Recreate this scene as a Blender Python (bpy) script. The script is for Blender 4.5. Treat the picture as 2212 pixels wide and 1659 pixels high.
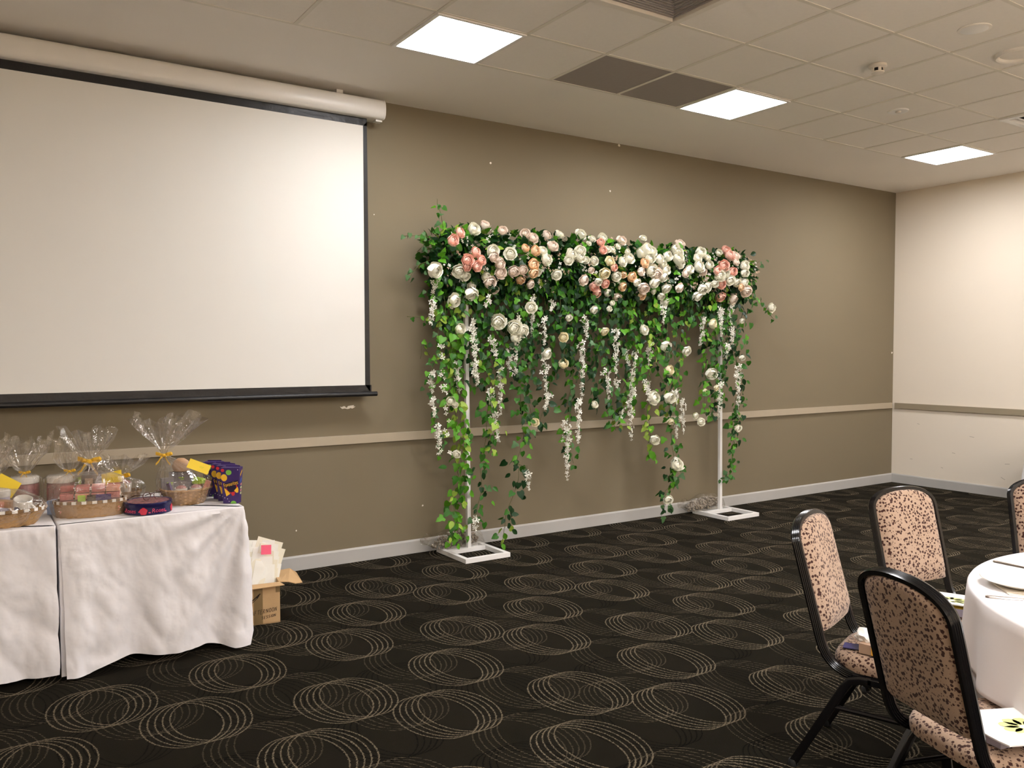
import bpy, bmesh, math, random
from mathutils import Vector, Matrix, Euler, Quaternion, noise

random.seed(11)
SC = bpy.context.scene
COL = SC.collection
PI = math.pi
for o in list(bpy.data.objects):
    bpy.data.objects.remove(o)

# ------------------------------------------------------------------ camera
CAM = Vector((0.0, -5.8344, 1.575))
YAW, PITCH, ROLL = 0.5842, -0.0392, -0.0014
fw = Vector((math.sin(YAW) * math.cos(PITCH), math.cos(YAW) * math.cos(PITCH), math.sin(PITCH)))
rt = Vector((math.cos(YAW), -math.sin(YAW), 0))
up = rt.cross(fw)
r2 = rt * math.cos(ROLL) + up * math.sin(ROLL)
u2 = -rt * math.sin(ROLL) + up * math.cos(ROLL)
cd = bpy.data.cameras.new('camera')
cd.sensor_fit = 'HORIZONTAL'
cd.sensor_width = 36.0
cd.lens = 1805.96 / 2212 * 36.0
cd.clip_start = 0.05
cam = bpy.data.objects.new('camera', cd)
COL.objects.link(cam)
cam.matrix_world = Matrix(((r2.x, u2.x, -fw.x, CAM.x), (r2.y, u2.y, -fw.y, CAM.y), (r2.z, u2.z, -fw.z, CAM.z), (0, 0, 0, 1)))
SC.camera = cam

# ------------------------------------------------------------------ world, exposure
w = bpy.data.worlds.new('world')
SC.world = w
w.use_nodes = True
w.node_tree.nodes['Background'].inputs[0].default_value = (0.9, 0.85, 0.78, 1)
w.node_tree.nodes['Background'].inputs[1].default_value = 0.0
SC.view_settings.view_transform = 'Standard'
SC.view_settings.look = 'None'
SC.view_settings.exposure = 0.0
SC.view_settings.gamma = 1.0
SC.view_settings.use_curve_mapping = False
SC.cycles.use_denoising = True
SC.cycles.max_bounces = 10
SC.cycles.diffuse_bounces = 6
SC.cycles.transparent_max_bounces = 24
SC.cycles.sample_clamp_indirect = 6.0
LAMP = 58.0                       # strength of each ceiling panel
LAMP_COL = (1.0, 0.985, 1.0)

# room: main wall is y = 0, room on the -y side, right wall x = XR
XR, XL, YB, H = 9.327, -3.4, -12.4, 3.446
R0, C0, T = 1.0976, 4.0487, 0.6   # ceiling grid origin and module

# ------------------------------------------------------------------ helpers
def setp(o, label=None, cat=None, group=None, kind=None):
    if label: o['label'] = label
    if cat: o['category'] = cat
    if group: o['group'] = group
    if kind: o['kind'] = kind
    return o

def empty(name, loc=(0, 0, 0), rz=0.0, label=None, cat=None, group=None, kind=None):
    o = bpy.data.objects.new(name, None)
    o.empty_display_size = 0.05
    COL.objects.link(o)
    o.location = loc
    o.rotation_euler = (0, 0, rz)
    return setp(o, label, cat, group, kind)

def link(name, me, parent=None, loc=(0, 0, 0), rot=None):
    o = bpy.data.objects.new(name, me)
    COL.objects.link(o)
    o.location = loc
    if rot is not None:
        o.rotation_euler = rot
    if parent: o.parent = parent
    return o

class MB:
    def __init__(s):
        s.v, s.f, s.m = [], [], []
    def add(s, vs, fs, mi=0):
        b = len(s.v)
        s.v.extend([tuple(v) for v in vs])
        s.f.extend([tuple(i + b for i in f) for f in fs])
        s.m.extend([mi] * len(fs))
        return s
    def box(s, c, d, rz=0.0, mi=0, taper=1.0, mat=None):
        x, y, z = d[0] / 2, d[1] / 2, d[2] / 2
        vs = []
        for sz in (-1, 1):
            k = taper if sz > 0 else 1.0
            for sx, sy in ((-1, -1), (1, -1), (1, 1), (-1, 1)):
                px, py = sx * x * k, sy * y * k
                if mat is not None:
                    p = mat @ Vector((px, py, sz * z))
                    vs.append((p.x + c[0], p.y + c[1], p.z + c[2]))
                else:
                    vs.append((c[0] + px * math.cos(rz) - py * math.sin(rz), c[1] + px * math.sin(rz) + py * math.cos(rz), c[2] + sz * z))
        s.add(vs, [(3, 2, 1, 0), (4, 5, 6, 7), (0, 1, 5, 4), (1, 2, 6, 5), (2, 3, 7, 6), (3, 0, 4, 7)], mi)
        return s
    def lathe(s, prof, n=24, c=(0, 0, 0), ex=1.0, ey=1.0, mi=0, cap=(True, True), rz=0.0):
        vs, fs = [], []
        for r, z in prof:
            for k in range(n):
                a = 2 * PI * k / n
                px, py = r * ex * math.cos(a), r * ey * math.sin(a)
                vs.append((c[0] + px * math.cos(rz) - py * math.sin(rz), c[1] + px * math.sin(rz) + py * math.cos(rz), c[2] + z))
        m = len(prof)
        for i in range(m - 1):
            for k in range(n):
                k2 = (k + 1) % n
                fs.append((i * n + k, i * n + k2, (i + 1) * n + k2, (i + 1) * n + k))
        if cap[0]: fs.append(tuple(range(n - 1, -1, -1)))
        if cap[1]: fs.append(tuple((m - 1) * n + k for k in range(n)))
        return s.add(vs, fs, mi)
    def tube(s, pts, r, n=6, mi=0, closed=False, taper=None):
        pts = [Vector(p) for p in pts]
        m = len(pts)
        vs, fs = [], []
        prev = None
        for i, p in enumerate(pts):
            if closed:
                t = (pts[(i + 1) % m] - pts[i - 1]).normalized()
            else:
                t = (pts[min(i + 1, m - 1)] - pts[max(i - 1, 0)]).normalized()
            if prev is None:
                a = Vector((0, 0, 1)) if abs(t.z) < 0.9 else Vector((1, 0, 0))
                nrm = t.cross(a).normalized()
            else:
                nrm = (prev - t * prev.dot(t)).normalized()
            prev = nrm
            bn = t.cross(nrm)
            rr = r if taper is None else r * (1 + (taper - 1) * i / max(1, m - 1))
            for k in range(n):
                a = 2 * PI * k / n
                vs.append(p + nrm * (rr * math.cos(a)) + bn * (rr * math.sin(a)))
        for i in range(m if closed else m - 1):
            j = (i + 1) % m
            for k in range(n):
                k2 = (k + 1) % n
                fs.append((i * n + k, i * n + k2, j * n + k2, j * n + k))
        if not closed:
            fs.append(tuple(range(n - 1, -1, -1)))
            fs.append(tuple((m - 1) * n + k for k in range(n)))
        return s.add(vs, fs, mi)
    def sweep(s, pts, xs, ys, prof, mi=0):
        """prof in (a, b): a along xs[i], b along ys[i]"""
        n = len(prof)
        vs, fs = [], []
        for p, X, Y in zip(pts, xs, ys):
            for a, b in prof:
                vs.append(Vector(p) + X * a + Y * b)
        m = len(pts)
        for i in range(m - 1):
            for k in range(n):
                k2 = (k + 1) % n
                fs.append((i * n + k, i * n + k2, (i + 1) * n + k2, (i + 1) * n + k))
        fs.append(tuple(range(n - 1, -1, -1)))
        fs.append(tuple((m - 1) * n + k for k in range(n)))
        return s.add(vs, fs, mi)
    def grid(s, nu, nv, fn, mi=0, flip=False):
        vs, fs = [], []
        for j in range(nv + 1):
            for i in range(nu + 1):
                vs.append(fn(i / nu, j / nv))
        for j in range(nv):
            for i in range(nu):
                a = j * (nu + 1) + i
                q = (a, a + 1, a + nu + 2, a + nu + 1)
                fs.append(q[::-1] if flip else q)
        return s.add(vs, fs, mi)
    def mesh(s, name, mats, smooth=False, recalc=True, bevel=0.0):
        me = bpy.data.meshes.new(name)
        me.from_pydata(s.v, [], s.f)
        if not isinstance(mats, (list, tuple)): mats = [mats]
        for m in mats: me.materials.append(m)
        if len(mats) > 1:
            me.polygons.foreach_set('material_index', s.m)
        if recalc or bevel:
            bm = bmesh.new()
            bm.from_mesh(me)
            if bevel:
                bmesh.ops.bevel(bm, geom=[e for e in bm.edges if len(e.link_faces) == 2 and e.calc_face_angle(0) > 0.5], offset=bevel, segments=2, affect='EDGES', profile=0.7)
            if recalc:
                bmesh.ops.recalc_face_normals(bm, faces=bm.faces)
            bm.to_mesh(me)
            bm.free()
        if smooth is True:
            me.polygons.foreach_set('use_smooth', [True] * len(me.polygons))
        elif smooth:
            me.polygons.foreach_set('use_smooth', [True] * len(me.polygons))
            me.set_sharp_from_angle(angle=smooth)
        me.update()
        return me
    def build(s, name, mats, parent=None, loc=(0, 0, 0), rot=None, smooth=False, recalc=True, bevel=0.0):
        return link(name, s.mesh(name, mats, smooth, recalc, bevel), parent, loc, rot)

def text_mesh(name, txt, size, mat, extrude=0.0008, shear=0.0, align='CENTER'):
    cu = bpy.data.curves.new(name, 'FONT')
    cu.body = txt
    cu.size = size
    cu.extrude = extrude
    cu.shear = shear
    cu.align_x = align
    cu.align_y = 'CENTER'
    cu.resolution_u = 3
    tmp = bpy.data.objects.new(name, cu)
    COL.objects.link(tmp)
    dg = bpy.context.evaluated_depsgraph_get()
    me = bpy.data.meshes.new_from_object(tmp.evaluated_get(dg))
    bpy.data.objects.remove(tmp)
    me.materials.clear()
    me.materials.append(mat)
    me.name = name
    return me

# ------------------------------------------------------------------ materials
class NT:
    """tiny node-graph writer"""
    def __init__(s, tree): s.t = tree
    def n(s, typ, **kw):
        nd = s.t.nodes.new(typ)
        for k, v in kw.items(): setattr(nd, k, v)
        return nd
    def con(s, a, sock):
        if isinstance(a, (int, float)): sock.default_value = a
        elif isinstance(a, (tuple, list)): sock.default_value = a
        else: s.t.links.new(a, sock)
    def m(s, op, a, b=None, c=None, clamp=False):
        nd = s.n('ShaderNodeMath', operation=op)
        nd.use_clamp = clamp
        s.con(a, nd.inputs[0])
        if b is not None: s.con(b, nd.inputs[1])
        if c is not None: s.con(c, nd.inputs[2])
        return nd.outputs[0]
    def mix(s, fac, a, b):
        nd = s.n('ShaderNodeMix', data_type='RGBA')
        s.con(fac, nd.inputs[0])
        s.con(a, nd.inputs[6])
        s.con(b, nd.inputs[7])
        return nd.outputs[2]
    def smooth(s, x, lo, hi, a=0.0, b=1.0):
        nd = s.n('ShaderNodeMapRange', interpolation_type='SMOOTHSTEP')
        s.con(x, nd.inputs[0])
        for i, v in enumerate((lo, hi, a, b)): s.con(v, nd.inputs[i + 1])
        return nd.outputs[0]
    def noise(s, vec, scale, detail=3.0, rough=0.5):
        nd = s.n('ShaderNodeTexNoise')
        if vec is not None: s.con(vec, nd.inputs['Vector'])
        nd.inputs['Scale'].default_value = scale
        nd.inputs['Detail'].default_value = detail
        nd.inputs['Roughness'].default_value = rough
        return nd
    def bump(s, h, strength=0.3, dist=0.01):
        nd = s.n('ShaderNodeBump')
        nd.inputs['Strength'].default_value = strength
        nd.inputs['Distance'].default_value = dist
        s.con(h, nd.inputs['Height'])
        return nd.outputs[0]

def c4(c): return (c[0], c[1], c[2], 1.0)

def base_mat(name):
    m = bpy.data.materials.new(name)
    m.use_nodes = True
    return m, NT(m.node_tree), m.node_tree.nodes['Principled BSDF']

def mat(name, col, rough=0.6, spec=0.5, var=0.08, scale=12.0, bump=0.0, bscale=80.0, metal=0.0, sheen=0.0, trans=0.0, bdist=0.004, coat=0.0):
    m, g, p = base_mat(name)
    tc = g.n('ShaderNodeTexCoord').outputs['Object']
    nz = g.noise(tc, scale, 4.0)
    a = tuple(x * (1 - var) for x in col)
    b = tuple(min(1.0, x * (1 + var)) for x in col)
    cc = g.mix(nz.outputs[0], c4(a), c4(b))
    g.con(cc, p.inputs['Base Color'])
    p.inputs['Roughness'].default_value = rough
    p.inputs['Specular IOR Level'].default_value = spec
    p.inputs['Metallic'].default_value = metal
    p.inputs['Coat Weight'].default_value = coat
    if sheen: p.inputs['Sheen Weight'].default_value = sheen
    if bump:
        g.con(g.bump(g.noise(tc, bscale, 3.0).outputs[0], bump, bdist), p.inputs['Normal'])
    if trans:
        tr = g.n('ShaderNodeBsdfTranslucent')
        g.con(cc, tr.inputs[0])
        mx = g.n('ShaderNodeMixShader')
        mx.inputs[0].default_value = trans
        out = m.node_tree.nodes['Material Output']
        g.con(p.outputs[0], mx.inputs[1])
        g.con(tr.outputs[0], mx.inputs[2])
        g.con(mx.outputs[0], out.inputs[0])
    return m

M_WALL = mat('taupe_paint', (0.192, 0.157, 0.101), 0.72, 0.25, 0.04, 1.4, 0.05, 160.0)
M_CREAM = mat('cream_paint', (0.755, 0.675, 0.565), 0.62, 0.3, 0.025, 1.2, 0.04, 160.0)
M_CEIL = mat('ceiling_tile_white', (0.85, 0.80, 0.735), 0.9, 0.1, 0.03, 40.0, 0.12, 260.0)
M_PLASTER = mat('ceiling_plaster', (0.85, 0.80, 0.735), 0.85, 0.15, 0.02, 2.0, 0.03, 120.0)
M_BAR = mat('ceiling_bar_paint', (0.72, 0.67, 0.58), 0.5, 0.3, 0.03)
M_DARKTILE = mat('grey_return_tile', (0.30, 0.26, 0.235), 0.8, 0.2, 0.05, 30.0, 0.1, 300.0)
M_BASE = mat('skirting_paint', (0.44, 0.425, 0.40), 0.35, 0.45, 0.06, 6.0, 0.03, 60.0)
M_RAIL = mat('rail_paint', (0.40, 0.335, 0.245), 0.4, 0.4, 0.05, 8.0, 0.03, 60.0)
M_RAILD = mat('rail_paint_taupe', (0.29, 0.24, 0.165), 0.45, 0.35, 0.05, 8.0)
M_WHITE = mat('white_enamel', (0.82, 0.80, 0.77), 0.3, 0.5, 0.03, 10.0)
M_SCREEN = mat('screen_vinyl', (0.70, 0.68, 0.635), 0.85, 0.2, 0.015, 3.0)
M_SCRBLACK = mat('screen_black_border', (0.012, 0.011, 0.011), 0.38, 0.35, 0.1, 4.0, 0.25, 14.0, bdist=0.02)
M_CASE = mat('screen_case_white', (0.74, 0.71, 0.67), 0.32, 0.5, 0.02, 4.0)
M_CLOTH = mat('white_tablecloth', (0.76, 0.735, 0.745), 0.85, 0.15, 0.02, 5.0, 0.30, 9.0, sheen=0.1, bdist=0.03)
M_CLOTH2 = mat('white_round_cloth', (0.86, 0.835, 0.84), 0.85, 0.15, 0.02, 5.0, 0.10, 9.0, sheen=0.1, bdist=0.02)
M_BLACKMETAL = mat('black_lacquered_steel', (0.005, 0.0046, 0.005), 0.17, 0.42, 0.1, 20.0)
M_RUBBER = mat('black_rubber', (0.012, 0.012, 0.012), 0.7, 0.3)
M_PAPER = mat('white_paper', (0.86, 0.84, 0.76), 0.8, 0.2, 0.03, 9.0, 0.1, 30.0, trans=0.12)
M_PAPERC = mat('cream_paper', (0.80, 0.75, 0.60), 0.8, 0.2, 0.03, 9.0, 0.1, 30.0, trans=0.12)
M_PAPERW = mat('bright_paper', (0.88, 0.86, 0.82), 0.75, 0.2, 0.02, 9.0, 0.1, 30.0)
M_PINKP = mat('pink_paper', (0.80, 0.12, 0.20), 0.7, 0.2)
M_CARD = mat('cardboard', (0.50, 0.325, 0.165), 0.8, 0.2, 0.10, 14.0, 0.12, 90.0)
M_TAPE = mat('brown_tape', (0.22, 0.145, 0.065), 0.3, 0.5, 0.12, 18.0)
M_INK = mat('marker_ink', (0.02, 0.012, 0.01), 0.6, 0.3)
M_YELLOW = mat('yellow_card', (0.90, 0.66, 0.05), 0.5, 0.4)
M_RIBBON = mat('gold_ribbon', (0.80, 0.48, 0.04), 0.3, 0.5)
M_GREEN = mat('lime_print', (0.36, 0.55, 0.04), 0.5, 0.4)
M_PALEGREEN = mat('pale_green_print', (0.62, 0.66, 0.30), 0.75, 0.2)
M_WICKER = mat('straw_wicker', (0.42, 0.255, 0.115), 0.7, 0.3, 0.30, 70.0, 0.4, 160.0)
M_WICKERD = mat('dark_wicker', (0.24, 0.14, 0.06), 0.7, 0.3, 0.3, 70.0, 0.4, 160.0)
M_PURPLE = mat('purple_carton', (0.040, 0.016, 0.125), 0.35, 0.5, 0.25, 16.0)
M_PURPLED = mat('dark_purple_print', (0.014, 0.006, 0.035), 0.35, 0.5, 0.25, 16.0)
M_RED = mat('red_print', (0.62, 0.02, 0.03), 0.4, 0.5)
M_GREENP = mat('green_print', (0.18, 0.48, 0.06), 0.4, 0.5)
M_YELP = mat('yellow_print', (0.88, 0.52, 0.03), 0.4, 0.5)
M_BLUEP = mat('blue_print', (0.05, 0.13, 0.45), 0.4, 0.5)
M_PINKPRT = mat('rose_pink_print', (0.55, 0.05, 0.12), 0.4, 0.5)
M_TIN = mat('dark_blue_tin', (0.016, 0.014, 0.075), 0.22, 0.6, 0.2, 20.0, metal=0.3)
M_TINLID = mat('tin_lid_print', (0.26, 0.10, 0.11), 0.25, 0.55, 0.6, 60.0)
M_SPEC = mat('tortoise_spectacle_frame', (0.06, 0.02, 0.015), 0.25, 0.6)
M_MUG = mat('white_ceramic', (0.84, 0.81, 0.77), 0.2, 0.5, 0.02)
M_BROWN = mat('brown_glass', (0.045, 0.020, 0.010), 0.12, 0.6, 0.3, 20.0)
M_TAN = mat('tan_label', (0.45, 0.27, 0.15), 0.5, 0.4)
M_PACK = mat('red_pink_wrapping', (0.42, 0.13, 0.115), 0.35, 0.5, 0.5, 55.0)
M_PACK2 = mat('salmon_wrapping', (0.62, 0.27, 0.19), 0.4, 0.5, 0.4, 50.0)
M_SWEET = mat('dusky_pink_sweets', (0.33, 0.145, 0.14), 0.45, 0.5, 0.6, 90.0, 0.4, 60.0)
M_GREYBOX = mat('slate_grey_card', (0.20, 0.19, 0.215), 0.45, 0.4)
M_BLUEBOX = mat('pale_blue_card', (0.36, 0.46, 0.68), 0.5, 0.4)
M_CHEQUE = None
M_STEEL = mat('cutlery_steel', (0.55, 0.50, 0.48), 0.22, 0.5, metal=1.0)
M_PLATE = mat('cream_china', (0.84, 0.80, 0.72), 0.18, 0.5, 0.02)
M_NAPKIN = mat('cream_napkin', (0.86, 0.79, 0.68), 0.8, 0.2)
M_AMBER = mat('amber_box', (0.80, 0.40, 0.05), 0.5, 0.4)
M_BROWNBOX = mat('taupe_box', (0.40, 0.27, 0.19), 0.6, 0.3)
M_NAVY = mat('navy_leaflet', (0.035, 0.03, 0.13), 0.5, 0.4)
M_LILAC = mat('lilac_box', (0.40, 0.37, 0.46), 0.5, 0.4)
M_PEBBLE = mat('grey_pebbles', (0.26, 0.215, 0.165), 0.6, 0.4, 0.6, 45.0)
M_TABLETOP = mat('table_board', (0.35, 0.24, 0.15), 0.6, 0.3)
M_DARKSLOT = mat('vent_dark', (0.02, 0.018, 0.018), 0.8, 0.2)
M_PLASTIC = mat('white_plastic', (0.72, 0.66, 0.58), 0.4, 0.45)
M_BOUNCE = mat('pale_bounce_slab', (0.78, 0.68, 0.52), 0.35, 0.4, 0.06, 4.0)  # for the added slab that reflects light up to the ceiling
M_FILLER = mat('putty_white', (0.80, 0.74, 0.64), 0.8, 0.2)
M_SCUFF = mat('scuff_grey', (0.42, 0.36, 0.30), 0.8, 0.2)
ROSE_COL = {'P': (0.92, 0.60, 0.50), 'W': (0.93, 0.91, 0.79), 'B': (0.93, 0.82, 0.72), 'O': (0.92, 0.70, 0.47), 'C': (0.92, 0.85, 0.62)}
M_ROSE = {k: mat('rose_petal_' + n, ROSE_COL[k], 0.75, 0.2, 0.05, 60.0, trans=0.07) for k, n in (('P', 'pink'), ('W', 'ivory'), ('B', 'blush'), ('O', 'peach'), ('C', 'cream'))}
M_WIST = mat('white_silk_blossom', (0.88, 0.86, 0.78), 0.8, 0.2, 0.05, 60.0, trans=0.12)
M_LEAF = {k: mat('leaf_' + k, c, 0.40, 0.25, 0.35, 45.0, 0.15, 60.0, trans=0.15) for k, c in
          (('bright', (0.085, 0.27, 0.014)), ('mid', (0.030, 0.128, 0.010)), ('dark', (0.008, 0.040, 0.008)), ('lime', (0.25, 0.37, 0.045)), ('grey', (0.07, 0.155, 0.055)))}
M_STEM = mat('vine_stem', (0.09, 0.10, 0.03), 0.7, 0.3)
M_BLUSH = mat('filler_blossom', (0.62, 0.46, 0.34), 0.8, 0.2, 0.4, 60.0, trans=0.1)

def mat_emit(name, col, st):
    m, g, p = base_mat(name)
    p.inputs['Base Color'].default_value = c4((0.9, 0.9, 0.9))
    p.inputs['Emission Color'].default_value = c4(col)
    p.inputs['Emission Strength'].default_value = st
    return m
M_LAMP = mat_emit('lamp_diffuser', LAMP_COL, LAMP)

def mat_film(name, gloss=0.26, haze=0.065, rough=0.045, bscale=24.0, bstr=0.35):
    m = bpy.data.materials.new(name)
    m.use_nodes = True
    g = NT(m.node_tree)
    m.node_tree.nodes.remove(m.node_tree.nodes['Principled BSDF'])
    out = m.node_tree.nodes['Material Output']
    tc = g.n('ShaderNodeTexCoord').outputs['Object']
    b = g.bump(g.noise(tc, bscale, 3.0, 0.6).outputs[0], bstr, 0.02)
    tr = g.n('ShaderNodeBsdfTransparent')
    tr.inputs[0].default_value = (0.97, 0.96, 0.94, 1)
    gl = g.n('ShaderNodeBsdfGlossy')
    gl.inputs['Roughness'].default_value = rough
    g.con(b, gl.inputs['Normal'])
    df = g.n('ShaderNodeBsdfDiffuse')
    df.inputs[0].default_value = (0.85, 0.80, 0.74, 1)
    tl = g.n('ShaderNodeBsdfTranslucent')
    tl.inputs[0].default_value = (0.85, 0.80, 0.74, 1)
    ad = g.n('ShaderNodeMixShader')
    g.con(df.outputs[0], ad.inputs[1]); g.con(tl.outputs[0], ad.inputs[2])
    lw = g.n('ShaderNodeLayerWeight')
    lw.inputs[0].default_value = 0.35
    g.con(b, lw.inputs['Normal'])
    f = g.m('MULTIPLY_ADD', lw.outputs['Facing'], gloss * 1.2, gloss * 0.35, clamp=True)
    m1 = g.n('ShaderNodeMixShader')
    g.con(f, m1.inputs[0]); g.con(tr.outputs[0], m1.inputs[1]); g.con(gl.outputs[0], m1.inputs[2])
    hz = g.m('MULTIPLY', g.smooth(g.noise(tc, 16.0, 3.0).outputs[0], 0.35, 0.75), haze * 2)
    m2 = g.n('ShaderNodeMixShader')
    g.con(hz, m2.inputs[0]); g.con(m1.outputs[0], m2.inputs[1]); g.con(ad.outputs[0], m2.inputs[2])
    g.con(m2.outputs[0], out.inputs[0])
    return m
M_FILM = mat_film('cellophane')
M_BAGFILM = mat_film('clear_plastic_bag', 0.16, 0.008, 0.05, 30.0, 0.4)
M_LENS = mat_film('spectacle_lens', 0.10, 0.01, 0.02, 3.0, 0.0)

def mat_dots(name):
    m, g, p = base_mat(name)
    tc = g.n('ShaderNodeTexCoord').outputs['Object']
    nz = g.noise(tc, 90.0, 2.0)
    v = g.n('ShaderNodeTexVoronoi', feature='F1', distance='EUCLIDEAN')
    g.con(tc, v.inputs['Vector'])
    v.inputs['Scale'].default_value = 70.0
    d = g.m('MULTIPLY_ADD', nz.outputs[0], 0.16, v.outputs['Distance'])
    k = g.smooth(d, 0.43, 0.49, 1.0, 0.0)
    v2 = g.n('ShaderNodeTexVoronoi', feature='F1')
    g.con(tc, v2.inputs['Vector'])
    v2.inputs['Scale'].default_value = 95.0
    k2 = g.m('MULTIPLY', g.smooth(v2.outputs['Distance'], 0.24, 0.30, 1.0, 0.0), 0.75)
    fac = g.m('MAXIMUM', k, k2)
    weave = g.noise(tc, 420.0, 1.0)
    bc = g.mix(weave.outputs[0], (0.315, 0.215, 0.150, 1), (0.405, 0.285, 0.205, 1))
    cc = g.mix(fac, bc, (0.045, 0.017, 0.012, 1))
    g.con(cc, p.inputs['Base Color'])
    p.inputs['Roughness'].default_value = 0.85
    p.inputs['Specular IOR Level'].default_value = 0.15
    p.inputs['Sheen Weight'].default_value = 0.15
    g.con(g.bump(weave.outputs[0], 0.2, 0.002), p.inputs['Normal'])
    return m
M_DOTS = mat_dots('dotted_upholstery')

def mat_carpet():
    # bundles of five shifted ellipses on a brick lattice: light rings, dotted links, dark links
    grp = bpy.data.node_groups.new('ellipse_bundle', 'ShaderNodeTree')
    for nm in ('u', 'v', 'q', 'ox', 'oy'):
        grp.interface.new_socket(nm, in_out='INPUT', socket_type='NodeSocketFloat')
    grp.interface.new_socket('mask', in_out='OUTPUT', socket_type='NodeSocketFloat')
    g = NT(grp)
    gi = g.n('NodeGroupInput').outputs
    u, v, q, ox, oy = gi[0], gi[1], gi[2], gi[3], gi[4]
    RX, RY, D, W = 0.160, 0.235, 0.030, 0.0024
    xr = g.m('SUBTRACT', g.m('SUBTRACT', g.m('SUBTRACT', u, 1.428), g.m('MULTIPLY', q, 0.92)), ox)
    col = g.m('ROUND', g.m('DIVIDE', xr, 0.6133))
    dx = g.m('SUBTRACT', xr, g.m('MULTIPLY', col, 0.6133))
    mm = g.m('SUBTRACT', col, g.m('MULTIPLY', g.m('FLOOR', g.m('DIVIDE', g.m('ADD', col, 0.01), 3.0)), 3.0))
    vr = g.m('SUBTRACT', g.m('SUBTRACT', g.m('ADD', v, 2.307), g.m('MULTIPLY', q, 0.523)), g.m('ADD', oy, g.m('MULTIPLY', mm, 0.073)))
    dy = g.m('SUBTRACT', vr, g.m('MULTIPLY', g.m('ROUND', g.m('DIVIDE', vr, 1.046)), 1.046))
    t = g.m('DIVIDE', dy, RY)
    c = g.m('SQRT', g.m('MAXIMUM', g.m('SUBTRACT', 1.0, g.m('MULTIPLY', t, t)), 0.0))
    xe = g.m('MULTIPLY', c, RX)
    es = []
    for op in ('SUBTRACT', 'ADD'):
        k = g.m('DIVIDE', g.m(op, dx, xe), D)
        kr = g.m('MINIMUM', g.m('MAXIMUM', g.m('ROUND', k), -2.0), 2.0)
        es.append(g.m('MULTIPLY', g.m('ABSOLUTE', g.m('SUBTRACT', k, kr)), D))
    e = g.m('MINIMUM', es[0], es[1])
    cn = g.m('DIVIDE', c, RX)
    tn = g.m('DIVIDE', t, RY)
    nx = g.m('DIVIDE', cn, g.m('SQRT', g.m('ADD', g.m('MULTIPLY', cn, cn), g.m('MULTIPLY', tn, tn))))
    dist = g.m('MULTIPLY', e, g.m('MAXIMUM', nx, 0.22))
    inside = g.m('LESS_THAN', g.m('ABSOLUTE', t), 1.0)
    mask = g.m('MULTIPLY', g.smooth(dist, W * 0.6, W * 1.5, 1.0, 0.0), inside)
    go = g.n('NodeGroupOutput')
    g.con(mask, go.inputs[0])

    m, g, p = base_mat('swirl_carpet')
    pos = g.n('ShaderNodeNewGeometry').outputs['Position']
    sp = g.n('ShaderNodeSeparateXYZ')
    g.con(pos, sp.inputs[0])
    jit = g.noise(pos, 150.0, 1.0)
    jx = g.m('MULTIPLY', g.m('SUBTRACT', jit.outputs[0], 0.5), 0.016)
    u = g.m('ADD', g.m('MULTIPLY_ADD', g.m('ADD', sp.outputs[1], 2.3), 0.02, sp.outputs[0]), jx)
    v = sp.outputs[1]
    def bundle(ox, oy):
        r = []
        for qq in (0.0, 1.0):
            nd = g.n('ShaderNodeGroup')
            nd.node_tree = grp
            g.con(u, nd.inputs[0]); g.con(v, nd.inputs[1])
            nd.inputs[2].default_value = qq
            nd.inputs[3].default_value = ox
            nd.inputs[4].default_value = oy
            r.append(nd.outputs[0])
        return g.m('MAXIMUM', r[0], r[1])
    ring = bundle(0.0, 0.0)
    link1 = bundle(-0.153, 0.19)
    black = bundle(0.307, 0.036)
    dash = g.smooth(g.m('SINE', g.m('MULTIPLY', g.m('ADD', sp.outputs[0], g.m('MULTIPLY', v, 1.0)), 2 * PI / 0.015)), -0.35, 0.25)
    dash2 = g.smooth(g.m('SINE', g.m('MULTIPLY', g.m('SUBTRACT', sp.outputs[0], g.m('MULTIPLY', v, 1.3)), 2 * PI / 0.03)), -0.9, -0.3, 0.55, 1.0)
    big = g.noise(pos, 2.2, 3.0)
    pile = g.noise(pos, 330.0, 2.0)
    b0 = g.mix(g.smooth(big.outputs[0], 0.35, 0.65), (0.0072, 0.0063, 0.0042, 1), (0.0095, 0.0076, 0.0054, 1))
    b1 = g.mix(pile.outputs[0], b0, (0.0112, 0.0095, 0.0066, 1))
    k1 = g.mix(g.m('MULTIPLY', black, 0.85), b1, (0.0015, 0.0013, 0.0012, 1))
    k2 = g.mix(g.m('MULTIPLY', g.m('MULTIPLY', link1, dash), 0.8), k1, (0.095, 0.077, 0.052, 1))
    k3 = g.mix(g.m('MULTIPLY', g.m('MULTIPLY', ring, dash2), 0.92), k2, (0.150, 0.122, 0.082, 1))
    g.con(k3, p.inputs['Base Color'])
    p.inputs['Roughness'].default_value = 0.95
    p.inputs['Specular IOR Level'].default_value = 0.02
    p.inputs['Sheen Weight'].default_value = 0.02
    p.inputs['Sheen Tint'].default_value = (0.5, 0.42, 0.3, 1)
    hh = g.m('ADD', g.m('MULTIPLY', pile.outputs[0], 0.6), g.m('MULTIPLY', ring, 0.4))
    g.con(g.bump(hh, 0.35, 0.006), p.inputs['Normal'])
    return m
M_CARPET = mat_carpet()
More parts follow.
